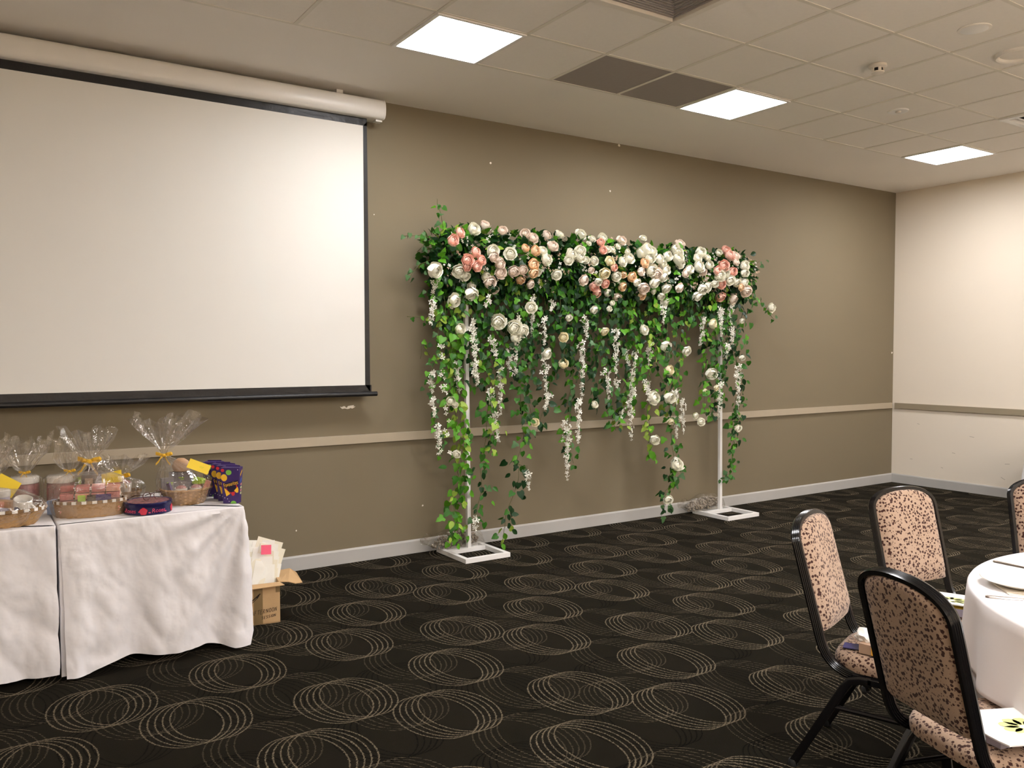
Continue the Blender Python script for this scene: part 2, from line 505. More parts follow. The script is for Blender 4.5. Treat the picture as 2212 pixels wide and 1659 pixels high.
ROSES=[(3.039,-0.455,2.387,0.039,'P'),(3.122,-0.426,2.453,0.037,'P'),(3.27,-0.376,2.497,0.044,'W'),(3.441,-0.256,2.554,0.035,'B'),(3.526,-0.376,2.505,0.033,'B'),(3.747,-0.359,2.505,0.037,'B'),(3.816,-0.374,2.471,0.04,'B'),(3.98,-0.332,2.511,0.034,'B'),(4.134,-0.293,2.532,0.037,'W'),(4.405,-0.231,2.562,0.047,'W'),(3.237,-0.457,2.314,0.037,'P'),(3.158,-0.466,2.247,0.041,'P'),(3.276,-0.471,2.254,0.033,'P'),(3.24,-0.465,2.207,0.035,'P'),(3.155,-0.458,2.199,0.029,'P'),(3.111,-0.418,2.17,0.045,'W'),(3.171,-0.405,2.135,0.037,'W'),(2.905,-0.42,2.166,0.053,'W'),(3.394,-0.444,2.332,0.044,'W'),(3.383,-0.472,2.285,0.034,'B'),(3.536,-0.466,2.32,0.043,'W'),(3.454,-0.451,2.239,0.042,'B'),(3.47,-0.429,2.174,0.043,'B'),(3.591,-0.431,2.192,0.041,'B'),(3.674,-0.434,2.205,0.036,'B'),(3.677,-0.463,2.373,0.03,'O'),(3.785,-0.446,2.36,0.039,'O'),(3.861,-0.442,2.363,0.037,'W'),(3.97,-0.429,2.412,0.043,'B'),(3.88,-0.472,2.298,0.046,'W'),(3.76,-0.459,2.248,0.044,'O'),(3.758,-0.46,2.184,0.039,'O'),(3.819,-0.43,2.195,0.028,'W'),(3.67,-0.402,2.129,0.03,'O'),(3.774,-0.395,2.1,0.033,'B'),(3.989,-0.451,2.182,0.037,'W'),(3.355,-0.405,2.14,0.032,'W'),(3.394,-0.392,2.101,0.044,'B'),(3.263,-0.345,2.068,0.03,'W'),(3.471,-0.327,2.052,0.036,'B'),(3.237,-0.33,2.01,0.047,'W'),(3.091,-0.333,1.95,0.05,'W'),(4.142,-0.446,2.354,0.045,'W'),(4.221,-0.457,2.337,0.041,'W'),(4.225,-0.453,2.388,0.041,'W'),(4.096,-0.467,2.302,0.034,'W'),(4.28,-0.445,2.317,0.027,'W'),(4.266,-0.45,2.151,0.041,'B'),(3.777,-0.348,1.919,0.04,'W'),(3.482,-0.325,1.803,0.054,'W'),(3.622,-0.339,1.757,0.053,'W'),(3.712,-0.329,1.732,0.044,'W'),(3.638,-0.331,1.687,0.04,'W'),(3.138,-0.336,1.74,0.038,'W'),(3.957,-0.31,1.55,0.043,'W'),(4.101,-0.342,1.686,0.035,'C'),(4.104,-0.333,1.472,0.038,'C'),(4.155,-0.342,1.847,0.026,'W'),(4.451,-0.324,2.516,0.031,'W'),(4.601,-0.278,2.538,0.039,'W'),(4.499,-0.378,2.484,0.031,'P'),(4.374,-0.379,2.468,0.02,'W'),(4.476,-0.435,2.41,0.031,'P'),(4.539,-0.417,2.426,0.031,'W'),(4.606,-0.4,2.43,0.028,'W'),(4.663,-0.412,2.457,0.023,'W'),(4.78,-0.325,2.524,0.042,'B'),(5.111,-0.231,2.581,0.03,'W'),(4.293,-0.447,2.316,0.025,'W'),(4.37,-0.453,2.313,0.033,'W'),(4.528,-0.467,2.319,0.038,'C'),(4.569,-0.467,2.271,0.028,'P'),(4.669,-0.469,2.323,0.039,'W'),(4.755,-0.449,2.359,0.044,'W'),(4.736,-0.444,2.412,0.023,'W'),(4.484,-0.447,2.218,0.043,'C'),(4.62,-0.436,2.202,0.039,'W'),(4.695,-0.437,2.219,0.027,'O'),(4.786,-0.443,2.205,0.039,'O'),(4.723,-0.4,2.122,0.036,'O'),(4.834,-0.457,2.159,0.031,'W'),(4.873,-0.468,2.251,0.034,'B'),(4.348,-0.439,2.239,0.025,'B'),(4.411,-0.398,2.109,0.038,'P'),(4.471,-0.367,2.058,0.036,'P'),(4.525,-0.408,2.136,0.033,'P'),(4.431,-0.427,2.149,0.03,'W'),(4.589,-0.362,2.067,0.031,'W'),(4.705,-0.345,2.037,0.034,'B'),(4.935,-0.428,2.115,0.045,'B'),(4.967,-0.367,2.055,0.032,'O'),(4.912,-0.469,2.326,0.039,'O'),(4.917,-0.422,2.424,0.029,'W'),(5.002,-0.368,2.465,0.029,'W'),(4.423,-0.337,1.915,0.033,'W'),(4.609,-0.35,1.977,0.021,'W'),(4.576,-0.348,1.929,0.023,'W'),(4.992,-0.417,2.443,0.058,'W'),(4.925,-0.41,2.418,0.043,'W'),(5.05,-0.41,2.442,0.044,'W'),(4.988,-0.452,2.367,0.043,'W'),(5.094,-0.459,2.369,0.039,'W'),(5.15,-0.434,2.332,0.034,'W'),(4.994,-0.463,2.265,0.048,'W'),(5.047,-0.47,2.239,0.048,'B'),(5.151,-0.478,2.274,0.037,'W'),(5.129,-0.473,2.215,0.041,'W'),(5.045,-0.454,2.164,0.046,'W'),(5.215,-0.416,2.123,0.041,'W'),(5.354,-0.443,2.133,0.04,'B'),(5.18,-0.387,2.056,0.032,'W'),(5.287,-0.278,2.005,0.042,'W'),(5.071,-0.409,2.09,0.021,'W'),(5.597,-0.2,2.567,0.046,'B'),(5.362,-0.374,2.487,0.038,'W'),(5.373,-0.396,2.449,0.045,'W'),(5.23,-0.414,2.408,0.041,'W'),(5.339,-0.435,2.394,0.05,'W'),(5.373,-0.427,2.355,0.045,'W'),(5.408,-0.461,2.262,0.035,'B'),(5.444,-0.469,2.299,0.038,'W'),(5.677,-0.378,2.47,0.049,'W'),(5.578,-0.441,2.409,0.038,'W'),(5.584,-0.454,2.337,0.052,'W'),(5.711,-0.456,2.354,0.036,'W'),(5.641,-0.443,2.289,0.032,'B'),(5.751,-0.394,2.431,0.033,'W'),(5.949,-0.346,2.49,0.031,'W'),(6.17,-0.239,2.538,0.045,'P'),(6.073,-0.374,2.475,0.047,'P'),(6.141,-0.375,2.474,0.042,'B'),(5.896,-0.455,2.359,0.046,'P'),(5.802,-0.467,2.307,0.036,'P'),(5.91,-0.444,2.292,0.049,'W'),(5.832,-0.474,2.263,0.046,'W'),(5.964,-0.476,2.223,0.041,'W'),(6.034,-0.438,2.314,0.039,'P'),(6.111,-0.416,2.41,0.034,'B'),(6.232,-0.415,2.379,0.044,'W'),(6.177,-0.46,2.306,0.037,'W'),(6.094,-0.44,2.213,0.037,'W'),(5.882,-0.445,2.189,0.041,'P'),(5.798,-0.44,2.191,0.033,'W'),(5.718,-0.431,2.157,0.043,'W'),(5.65,-0.431,2.135,0.043,'W'),(6.129,-0.463,2.169,0.031,'O'),(6.22,-0.446,2.136,0.051,'B'),(6.2,-0.442,2.218,0.034,'W'),(6.124,-0.368,2.062,0.051,'B'),(5.945,-0.378,2.076,0.044,'P'),(5.627,-0.394,2.071,0.046,'W'),(6.713,-0.292,1.998,0.042,'W'),(4.551,-0.318,1.739,0.033,'C'),(4.999,-0.324,1.759,0.041,'W'),(5.26,-0.317,1.618,0.045,'W'),(5.51,-0.329,1.573,0.039,'W'),(5.296,-0.324,1.402,0.042,'C'),(5.83,-0.323,1.364,0.05,'W'),(5.832,-0.339,1.827,0.04,'C'),(6.263,-0.313,1.507,0.027,'W'),(6.258,-0.312,1.861,0.024,'W'),(5.876,-0.347,1.232,0.026,'C'),(5.766,-0.311,1.204,0.021,'C'),(5.126,-0.312,1.159,0.055,'W'),(5.3,-0.323,1.158,0.05,'W'),(5.374,-0.348,0.552,0.056,'W'),(4.451,-0.314,1.124,0.028,'W'),(5.683,-0.345,0.923,0.033,'W'),(5.646,-0.311,0.977,0.026,'W'),(6.203,-0.323,0.834,0.032,'W'),(5.1,-0.348,0.792,0.04,'W'),(5.273,-0.343,0.241,0.038,'W'),(5.315,-0.325,0.941,0.028,'C'),(3.058,-0.327,1.203,0.031,'W'),(3.111,-0.32,0.802,0.029,'W'),(3.84,-0.313,1.005,0.029,'C'),(3.091,-0.341,1.172,0.021,'W'),]
WISTERIA=[(2.90,1.94,2.88,1.76,-0.40),(2.96,2.12,2.94,1.95,-0.33),(3.23,1.81,3.28,1.32,-0.40),(3.13,1.48,3.16,1.26,-0.33),(3.43,1.68,3.45,1.52,-0.39),(3.51,1.46,3.53,1.07,-0.34),(3.60,1.58,3.63,1.37,-0.34),(3.67,1.68,3.67,1.38,-0.33),(3.68,1.85,3.69,1.78,-0.36),(3.84,2.01,3.83,1.69,-0.33),(3.91,1.85,3.92,1.62,-0.38),(3.93,1.50,3.96,1.23,-0.35),(3.96,1.23,3.92,1.10,-0.37),(4.37,1.86,4.39,1.68,-0.33),(4.33,1.65,4.33,1.16,-0.34),(4.28,1.17,4.28,0.81,-0.36),(4.16,1.00,4.16,0.51,-0.36),(4.54,1.42,4.58,1.17,-0.40),(4.66,1.76,4.65,1.38,-0.40),(4.69,1.33,4.71,1.25,-0.35),(4.90,1.58,4.89,1.41,-0.36),(4.82,1.58,4.87,1.41,-0.33),(4.88,1.41,4.85,1.17,-0.35),(4.87,1.25,4.77,1.07,-0.39),(4.84,1.10,4.85,0.81,-0.37),(4.76,1.07,4.75,0.96,-0.34),(5.03,1.32,5.08,1.11,-0.36),(5.20,1.99,5.19,1.82,-0.40),(5.10,1.64,5.09,1.44,-0.33),(5.77,1.92,5.73,1.62,-0.33),(5.93,1.97,5.95,1.72,-0.39),(6.13,1.79,6.13,1.64,-0.36),(6.03,1.64,6.04,1.50,-0.37),(6.23,1.43,6.24,1.02,-0.34),(5.95,1.27,5.93,0.94,-0.38),(5.38,1.23,5.38,1.09,-0.38),(5.47,1.14,5.49,0.82,-0.36),(5.43,0.96,5.45,0.77,-0.32),(5.37,0.61,5.40,0.50,-0.39),(3.74,0.62,3.76,0.47,-0.39),(3.29,0.30,3.28,0.19,-0.35),(3.43,1.28,3.48,1.06,-0.33),(3.45,1.10,3.49,0.87,-0.36),(3.26,1.50,3.29,1.31,-0.37),(6.13,2.05,6.14,1.81,-0.33),(4.03,1.98,4.01,1.89,-0.34),(3.39,1.99,3.36,1.90,-0.39),(2.93,1.43,2.93,1.26,-0.33),(2.91,1.23,2.92,1.09,-0.38),(2.94,1.02,2.96,0.80,-0.38),(3.99,1.23,3.96,1.08,-0.33),]
VINES=[('ivy',-0.31,[(2.95,2.05),(3.01,1.71),(2.93,1.43),(2.94,1.19),(2.96,1.02),(3.02,0.79)]),('bright',-0.26,[(3.17,2.06),(3.19,1.64),(3.17,1.32),(3.21,1.07),(3.23,0.93),(3.17,0.72),(3.21,0.50),(3.16,0.29),(3.23,0.12)]),('bright',-0.34,[(3.19,1.99),(3.09,1.57),(3.11,1.26),(3.12,0.98),(3.18,0.87),(3.14,0.55),(3.10,0.34),(3.08,0.10)]),('mid',-0.26,[(3.43,2.08),(3.45,1.57),(3.47,1.24),(3.44,0.95),(3.40,0.70),(3.38,0.48),(3.36,0.23)]),('bright',-0.34,[(3.44,1.79),(3.48,1.46),(3.44,1.14),(3.46,0.96),(3.43,0.83)]),('mid',-0.34,[(3.69,2.01),(3.74,1.50),(3.71,1.17),(3.74,0.91),(3.68,0.69),(3.76,0.65)]),('dark',-0.30,[(3.74,0.68),(3.72,0.57),(3.67,0.46),(3.63,0.32),(3.59,0.17)]),('bright',-0.32,[(3.57,0.18),(3.54,0.03)]),('dark',-0.29,[(4.00,2.02),(4.07,1.49),(4.02,1.23),(3.95,1.04),(3.91,0.89)]),('mid',-0.25,[(3.89,1.98),(3.89,1.57),(3.84,1.23),(3.89,1.00)]),('mid',-0.27,[(4.25,2.03),(4.30,1.57),(4.26,1.18),(4.23,0.95),(4.30,0.63)]),('dark',-0.36,[(4.09,2.02),(4.11,1.65),(4.16,1.42)]),('mid',-0.32,[(4.51,2.04),(4.56,1.57),(4.61,1.17),(4.72,0.89)]),('dark',-0.29,[(4.41,2.04),(4.46,1.65),(4.51,1.41),(4.48,1.10)]),('bright',-0.30,[(4.89,2.05),(4.97,1.57),(4.89,1.16),(4.78,0.90)]),('mid',-0.27,[(4.75,2.01),(4.83,1.65),(4.89,1.32),(4.76,1.00)]),('bright',-0.30,[(5.10,2.02),(5.14,1.57),(5.10,1.16),(5.14,0.78),(5.16,0.61)]),('mid',-0.35,[(5.34,2.07),(5.29,1.57),(5.32,1.15),(5.35,0.86),(5.38,0.56),(5.32,0.40)]),('mid',-0.33,[(5.37,0.56),(5.44,0.38),(5.31,0.31),(5.25,0.09)]),('bright',-0.26,[(5.57,2.08),(5.55,1.57),(5.49,1.27),(5.38,0.98)]),('bright',-0.32,[(5.81,2.04),(5.82,1.57),(5.79,1.22),(5.83,0.96)]),('mid',-0.27,[(5.96,2.05),(6.00,1.57),(6.00,1.17),(5.97,0.95)]),('mid',-0.24,[(6.15,2.10),(6.18,1.57),(6.14,1.16),(6.06,1.03)]),('dark',-0.28,[(6.26,2.19),(6.28,1.57),(6.34,1.12),(6.28,0.67)]),('chain',-0.28,[(6.28,1.12),(6.22,0.81),(6.25,0.53),(6.17,0.38),(6.09,0.34)]),('ivy',-0.29,[(3.04,2.50),(3.04,2.61),(3.00,2.71)]),('ivy',-0.32,[(2.96,2.39),(2.87,2.43),(2.71,2.41)]),('ivy',-0.25,[(2.96,2.26),(2.87,2.22),(2.78,2.10)]),('thin',-0.30,[(2.97,1.80),(2.85,1.83),(2.74,1.83)]),('ivy',-0.25,[(3.02,2.34),(2.90,2.36),(2.85,2.31)]),('ivy',-0.32,[(6.28,2.28),(6.44,2.37),(6.55,2.45)]),('ivy',-0.26,[(6.42,2.15),(6.63,2.07),(6.85,1.89)]),('thin',-0.27,[(2.95,1.54),(2.89,1.64),(2.86,1.52)]),('thin',-0.29,[(5.24,1.40),(5.32,1.23),(5.24,1.11)]),('mid',-0.31,[(5.18,2.06),(5.27,1.73),(5.33,1.40)]),('dark',-0.34,[(3.56,2.00),(3.58,1.72),(3.54,1.43)]),('bright',-0.27,[(3.31,2.00),(3.38,1.71),(3.35,1.43)]),('bright',-0.32,[(3.04,1.99),(3.06,1.64),(3.04,1.33),(3.08,1.15)]),('dark',-0.28,[(4.59,2.12),(4.70,1.81),(4.72,1.49)]),('dark',-0.34,[(5.61,2.16),(5.55,1.90),(5.64,1.82)]),]
# ================================================================== room shell
def struct(name, mb, m, parent=None, **kw):
    o = mb.build(name, m, parent, **kw)
    if parent is None: o['kind'] = 'structure'
    return o

struct('floor', MB().box(((XL + XR) / 2, YB / 2, -0.06), (XR - XL + 0.4, -YB + 0.4, 0.12)), M_CARPET)
# pale unseen slab behind the camera, added to bounce light onto the ceiling
struct('floor', MB().box(((XL + XR) / 2, (YB - 6.6) / 2, 0.004), (XR - XL - 0.8, -YB - 6.6 - 0.6, 0.008)), M_BOUNCE)
struct('wall_main', MB().box(((XL + XR) / 2, 0.05, H / 2), (XR - XL + 0.2, 0.1, H + 0.3)), M_WALL)
struct('wall_right', MB().box((XR + 0.05, YB / 2 - 0.001, H / 2), (0.1, -YB, H + 0.3)), M_CREAM)
struct('wall_left', MB().box((XL - 0.05, YB / 2, H / 2), (0.1, -YB, H + 0.3)), M_CREAM)
struct('wall_back', MB().box(((XL + XR) / 2, YB - 0.05, H / 2), (XR - XL + 0.2, 0.1, H + 0.3)), M_CREAM)

def skirting(length):
    # profile: flat board with a small chamfer at the top
    pr = [(0, 0), (0.015, 0), (0.015, 0.094), (0.008, 0.106), (0, 0.106)]
    mb = MB()
    vs = [(0, -a, b) for a, b in pr] + [(length, -a, b) for a, b in pr]
    n = len(pr)
    mb.add(vs, [tuple(range(n)), tuple(range(2 * n - 1, n - 1, -1))] + [(k, n + k, n + (k + 1) % n, (k + 1) % n) for k in range(n)])
    return mb
struct('baseboard_main', skirting(XR - XL), M_BASE, loc=(XL, 0, 0))
struct('baseboard_right', skirting(-YB), M_BASE, loc=(XR, 0, 0), rot=(0, 0, -PI / 2))
mb = MB().box(((XL + XR - 0.035) / 2, -0.011, 0.921), (XR - 0.035 - XL, 0.022, 0.066))
struct('trim_1', mb, M_RAIL, bevel=0.003)
mb = MB().box((XR - 0.011, YB / 2 - 0.02, 0.921), (0.022, -YB - 0.04, 0.066))
struct('trim_2', mb, M_RAILD, bevel=0.003)

# ------------------------------------------------------------------ ceiling
def in_view(P, mg=120):
    d = Vector(P) - CAM
    z = d.dot(fw)
    if z < 0.2: return False
    x = 1106 + 1805.96 * d.dot(r2) / z
    y = 829.5 - 1805.96 * d.dot(u2) / z
    return -mg < x < 2212 + mg and -mg < y < 1659 + mg

LIGHTS = [(c, r) for r in (0, 6) for c in (-3, 1, 6)] + [(c, r) for r in (10, 14) for c in (-9, -6, -3, 0, 3, 6)]  # last two rows: unseen panels added to brighten cloth fronts and ceiling
DARK = [(-1, 0), (0, 0)]
AC = [(-3, 2), (-2, 2), (-3, 3), (-2, 3)]
VENT = [(5, 2)]
CMIN, CMAX, RMAX = -12, 7, 18
def gx(c): return C0 + T * c
def gy(r): return -R0 - T * r
cm = MB()
cm.box(((XL + XR) / 2, YB / 2, H + 0.13), (XR - XL + 0.2, -YB + 0.2, 0.06))       # slab above the tiles
zc, th = H + 0.03, 0.06
cm.box(((XL + XR) / 2, -R0 / 2, zc), (XR - XL, R0, th))
cm.box(((gx(CMAX) + XR) / 2, (gy(0) + YB) / 2, zc), (XR - gx(CMAX), gy(0) - YB, th))
cm.box(((XL + gx(CMIN)) / 2, (gy(0) + YB) / 2, zc), (gx(CMIN) - XL, gy(0) - YB, th))
cm.box(((gx(CMIN) + gx(CMAX)) / 2, (gy(RMAX) + YB) / 2, zc), (gx(CMAX) - gx(CMIN), gy(RMAX) - YB, th))
seen, rows, cols = [], set(), set()
for c in range(CMIN, CMAX):
    for r in range(RMAX):
        if (c, r) in LIGHTS or (c, r) in AC or (c, r) in VENT: continue
        vis = any(in_view((gx(c + i), gy(r + j), H)) for i in (0, .5, 1) for j in (0, .5, 1))
        if vis: seen.append((c, r))
        else: cm.box((gx(c) + T / 2, gy(r) - T / 2, H + 0.02), (T, T, 0.03))
ceiling = struct('ceiling', cm, M_PLASTER)
tile_me = MB().box((0, 0, 0.012), (T - 0.020, T - 0.020, 0.020)).mesh('tile', M_CEIL, bevel=0.002)
dark_me = MB().box((0, 0, 0.012), (T - 0.020, T - 0.020, 0.020)).mesh('grey_tile', M_DARKTILE, bevel=0.002)
for c, r in seen:
    d = (c, r) in DARK
    o = link('ceiling_tile', dark_me if d else tile_me, ceiling, (gx(c) + T / 2, gy(r) - T / 2, H))
    if d: o['label'] = 'grey ceiling tile beside the lamp'
# T bars
for r in range(0, 8):
    bar = MB().box(((gx(CMIN) + gx(CMAX)) / 2, gy(r), H + 0.006), (gx(CMAX) - gx(CMIN), 0.024, 0.014))
    bar.build('ceiling_bar', M_BAR, ceiling)
for c in range(-7, CMAX + 1):
    bar = MB().box((gx(c), (gy(0) + gy(9)) / 2, H + 0.005), (0.024, gy(0) - gy(9), 0.014))
    bar.build('ceiling_bar', M_BAR, ceiling)

# ceiling panel lamps
lf = MB()
for s in (-1, 1):
    lf.box((s * (T / 2 - 0.013), 0, 0.004), (0.022, T - 0.004, 0.026))
    lf.box((0, s * (T / 2 - 0.013), 0.004), (T - 0.048, 0.022, 0.026))
lf_me = lf.mesh('lamp_frame', M_WHITE, bevel=0.002)
ld_me = MB().box((0, 0, 0.008), (T - 0.05, T - 0.05, 0.012)).mesh('lamp_diffuser', M_LAMP)
LLAB = {(-3, 0): 'square ceiling lamp panel nearest the projector screen', (1, 0): 'square ceiling lamp panel beside the two grey tiles',
        (6, 0): 'square ceiling lamp panel near the far corner of the room'}
for c, r in LIGHTS:
    lab = LLAB.get((c, r))
    if not lab:
        rw = {6: 'row above the round table', 10: 'added unseen row just behind the camera', 14: 'added unseen row at the back'}[r]
        cs = sorted(q for q, p in LIGHTS if p == r)
        lab = 'square ceiling lamp panel, %s, %s from the left' % (rw, ('first', 'second', 'third', 'fourth', 'fifth', 'sixth')[cs.index(c)])
    o = empty('ceiling_lamp', (gx(c) + T / 2, gy(r) - T / 2, H), 0, lab, 'lamp', 'square ceiling lamps')
    link('lamp_frame', lf_me, o)
    link('lamp_diffuser', ld_me, o)

# air conditioning cassette (only its corner is in view)
ac = empty('air_conditioner', (gx(-2), gy(3), H), 0, 'recessed ceiling air conditioner with grey louvred faces and pale rim', 'air conditioner')
f = MB()
for s in (-1, 1):
    f.box((s * (T - 0.02), 0, -0.002), (0.045, 2 * T - 0.01, 0.03))
    f.box((0, s * (T - 0.02), -0.002), (2 * T - 0.095, 0.045, 0.03))
f.build('rim', M_PLASTIC, ac, bevel=0.004)
MB().box((0, 0, 0.062), (2 * T - 0.3, 2 * T - 0.3, 0.01)).build('grille', M_DARKTILE, ac)
lv = MB()
for q in range(4):
    a = q * PI / 2
    for k in range(8):
        d = T - 0.055 - k * 0.012
        z = 0.002 + k * 0.0068
        cx, cy = d * math.cos(a), d * math.sin(a)
        lv.box((cx, cy, z), (0.0125, 2 * d, 0.004), rz=a)
lv.build('louvre', M_DARKTILE, ac)

# linear vent tile at the right edge
ve = empty('ceiling_vent', (gx(5) + T / 2, gy(2) - T / 2, H), 0, 'white ceiling air vent with dark slots near the right edge', 'vent')
f = MB()
for s in (-1, 1):
    f.box((s * (T / 2 - 0.03), 0, 0), (0.05, T - 0.01, 0.03))
    f.box((0, s * (T / 2 - 0.03), 0), (T - 0.11, 0.05, 0.03))
f.build('vent_frame', M_WHITE, ve, bevel=0.004)
MB().box((0, 0, 0.03), (T - 0.1, T - 0.1, 0.004)).build('backing', M_DARKSLOT, ve)
sl = MB().box((0, 0, 0), (T - 0.11, 0.035, 0.006), mat=Euler((0.5, 0, 0)).to_matrix()).mesh('slat', M_WHITE)
for k in range(7):
    link('slat', sl, ve, (0, -0.21 + k * 0.07, 0.008))

def ceiling_round(name, x, y, r, lab, cat, prof, m):
    o = empty(name, (x, y, H), 0, lab, cat)
    MB().lathe(prof, 32).build('trim_ring', m, o, smooth=0.6)
    return o
o = ceiling_round('downlight', 4.978, -3.195, 0.088, 'large round white downlight cover on the ceiling tile', 'downlight',
                  [(0.040, -0.004), (0.080, -0.004), (0.090, -0.002), (0.090, 0.004)], M_CEIL)
MB().lathe([(0.001, -0.012), (0.055, -0.010), (0.074, -0.004)], 32, cap=(True, True)).build('cover', M_WHITE, o, smooth=0.6)
o = ceiling_round('ceiling_speaker', 5.625, -3.135, 0.13, 'round flush ceiling speaker cut by the right edge', 'speaker',
                  [(0.108, 0.002), (0.114, -0.014), (0.126, -0.018), (0.136, -0.010), (0.140, 0.004)], M_CEIL)
MB().lathe([(0.001, -0.003), (0.08, -0.003), (0.105, -0.001), (0.112, 0.003)], 32).build('grille', M_PLASTIC, o, smooth=0.6)
o = ceiling_round('recessed_spotlight', 6.166, -1.985, 0.07, 'small white recessed spotlight ring on the ceiling', 'spotlight',
                  [(0.040, -0.003), (0.060, -0.008), (0.074, -0.006), (0.078, 0.004)], M_WHITE)
MB().lathe([(0.001, -0.016), (0.018, -0.015), (0.022, -0.003), (0.040, -0.002)], 24).build('bulb', M_PLASTIC, o, smooth=0.6)
o = empty('smoke_detector', (5.063, -2.525, H), 0, 'smoke detector hanging under a ceiling tile with dark slots', 'detector')
MB().lathe([(0.056, 0.0), (0.058, -0.016), (0.048, -0.022), (0.03, -0.024)], 28).build('base', M_PLASTIC, o, smooth=0.6)
MB().lathe([(0.032, -0.023), (0.034, -0.046)], 28).build('chamber', M_DARKSLOT, o, smooth=0.6)
pl = MB().box((0.037, 0, -0.035), (0.008, 0.018, 0.024)).mesh('fin', M_PLASTIC)
for k in range(5):
    link('fin', pl, o, (0, 0, 0), (0, 0, k * 2 * PI / 5 + 0.3))
MB().lathe([(0.042, -0.046), (0.040, -0.054), (0.020, -0.060), (0.001, -0.061)], 28).build('cap', M_PLASTIC, o, smooth=0.6)

# ------------------------------------------------------------------ projector screen
SX0, SX1 = -0.92, 2.63
ps = empty('projector_screen', ((SX0 + SX1) / 2, -0.12, 1.265), 0, 'large pulled-down white projector screen with black border', 'projector screen')
cx = ps.location
def L(x, y, z): return (x - cx.x, y - cx.y, z - cx.z)
pr = []
# rounded D profile of the housing (y, z)
for k in range(13):
    a = PI / 2 + k * PI / 12
    pr.append((-0.165 + 0.037 * math.cos(a), 3.334 + 0.068 * math.copysign(abs(math.sin(a)) ** 0.75, math.sin(a))))
pr += [(-0.045, 3.266), (-0.04, 3.27), (-0.04, 3.395), (-0.045, 3.40)]
mb = MB()
n = len(pr)
vs = [L(SX0 + 0.01, y, z) for y, z in pr] + [L(SX1 - 0.012, y, z) for y, z in pr]
mb.add(vs, [(k, n + k, n + (k + 1) % n, (k + 1) % n) for k in range(n)] + [tuple(range(n)), tuple(range(2 * n - 1, n - 1, -1))])
case = mb.build('housing', M_CASE, ps, smooth=0.6)
for xa in (SX0, SX1 - 0.012):
    mb = MB()
    k_ = [(y * 1.0 - 0.0015 * (1 if y < -0.1 else -1), z + (0.0015 if z > 3.3 else -0.0015)) for y, z in pr]
    vs = [L(xa, y, z) for y, z in k_] + [L(xa + 0.012, y, z) for y, z in k_]
    mb.add(vs, [(k, n + k, n + (k + 1) % n, (k + 1) % n) for k in range(n)] + [tuple(range(n)), tuple(range(2 * n - 1, n - 1, -1))])
    mb.build('end_cap', M_CASE, ps, smooth=0.6)
# tiny maker's mark: dark dashes
mk = MB()
xx = 2.375
for k in range(11):
    wd = random.choice((0.005, 0.008, 0.007))
    mk.box(L(xx, -0.2005, 3.325), (wd, 0.001, 0.011))
    xx += wd / 2 + 0.0075
mk.build('maker_mark', M_INK, ps)
for xb in (-0.4, 2.31):
    MB().box(L(xb, -0.09, 3.422), (0.05, 0.06, 0.040)).build('bracket', M_WHITE, ps)
MB().box(L(2.60, -0.12, 3.259), (0.05, 0.05, 0.014)).build('end_stop', M_WHITE, ps)
SW0, SW1 = -0.80, 2.484
ST, SB = 3.212, 1.328
MB().box(L((SW0 + SW1) / 2, -0.121, (ST + SB) / 2), (SW1 - SW0, 0.002, ST - SB)).build('fabric', M_SCREEN, ps)
bd = MB()
bd.box(L((SW0 + SW1) / 2, -0.121, (ST + 3.27) / 2), (SW1 - SW0 + 0.06, 0.003, 3.27 - ST))
bd.box(L((SW0 + SW1) / 2, -0.121, (SB + 1.262) / 2), (SW1 - SW0 + 0.10, 0.003, SB - 1.262))
vs = []
for s, xa in ((1, SW1), (-1, SW0)):
    p = [L(xa, -0.1195, SB), L(xa + s * 0.040, -0.1195, 1.275), L(xa + s * 0.030, -0.1195, ST + 0.03), L(xa, -0.1195, ST)]
    q = [(x, y - 0.003, z) for x, y, z in p]
    bd.add(p + q, [(0, 1, 2, 3), (7, 6, 5, 4), (0, 4, 5, 1), (1, 5, 6, 2), (2, 6, 7, 3), (3, 7, 4, 0)])
bd.build('black_border', M_SCRBLACK, ps)
pts = [L(SW0 - 0.09, -0.122, 1.262), L(SW1 + 0.092, -0.122, 1.262)]
MB().tube(pts, 0.0175, 16).build('bottom_bar', M_SCRBLACK, ps, smooth=0.7)

# ------------------------------------------------------------------ filler spots and scuffs on the walls
def blob(x, z, r, n=9, sx=1.0, jag=0.25, th=0.0016):
    mb = MB()
    rr = [r * (1 + random.uniform(-jag, jag)) for _ in range(n)]
    a = [(rr[k] * sx * math.cos(2 * PI * k / n), rr[k] * math.sin(2 * PI * k / n)) for k in range(n)]
    vs = [(x + p, -th, z + q) for p, q in a] + [(x + p * 1.05, 0, z + q * 1.05) for p, q in a]
    mb.add(vs, [tuple(range(n))] + [(k, (k + 1) % n, n + (k + 1) % n, n + k) for k in range(n)])
    return mb
wm = bpy.data.objects['wall_main']
for x, z, r in ((3.652, 3.109, 0.009), (4.918, 3.012, 0.008), (5.02, 3.432, 0.013), (3.014, 0.364, 0.007), (1.996, 0.288, 0.006), (9.30, 1.55, 0.012), (2.62, 2.60, 0.004)):
    o = blob(x, z, r).build('filler_spot', M_FILLER, wm)
    o['label'] = 'small white filler spot'
tp = MB()
out = [(0, 0.028), (0.014, 0.024), (0.02, 0.03), (0.032, 0.031), (0.036, 0.02), (0.044, 0.016), (0.05, 0.030), (0.07, 0.034), (0.09, 0.036), (0.084, 0.026), (0.098, 0.024), (0.086, 0.014),
       (0.078, 0.008), (0.066, 0.014), (0.058, 0.008), (0.046, 0.006), (0.03, 0.012), (0.014, 0.008)]
n = len(out)
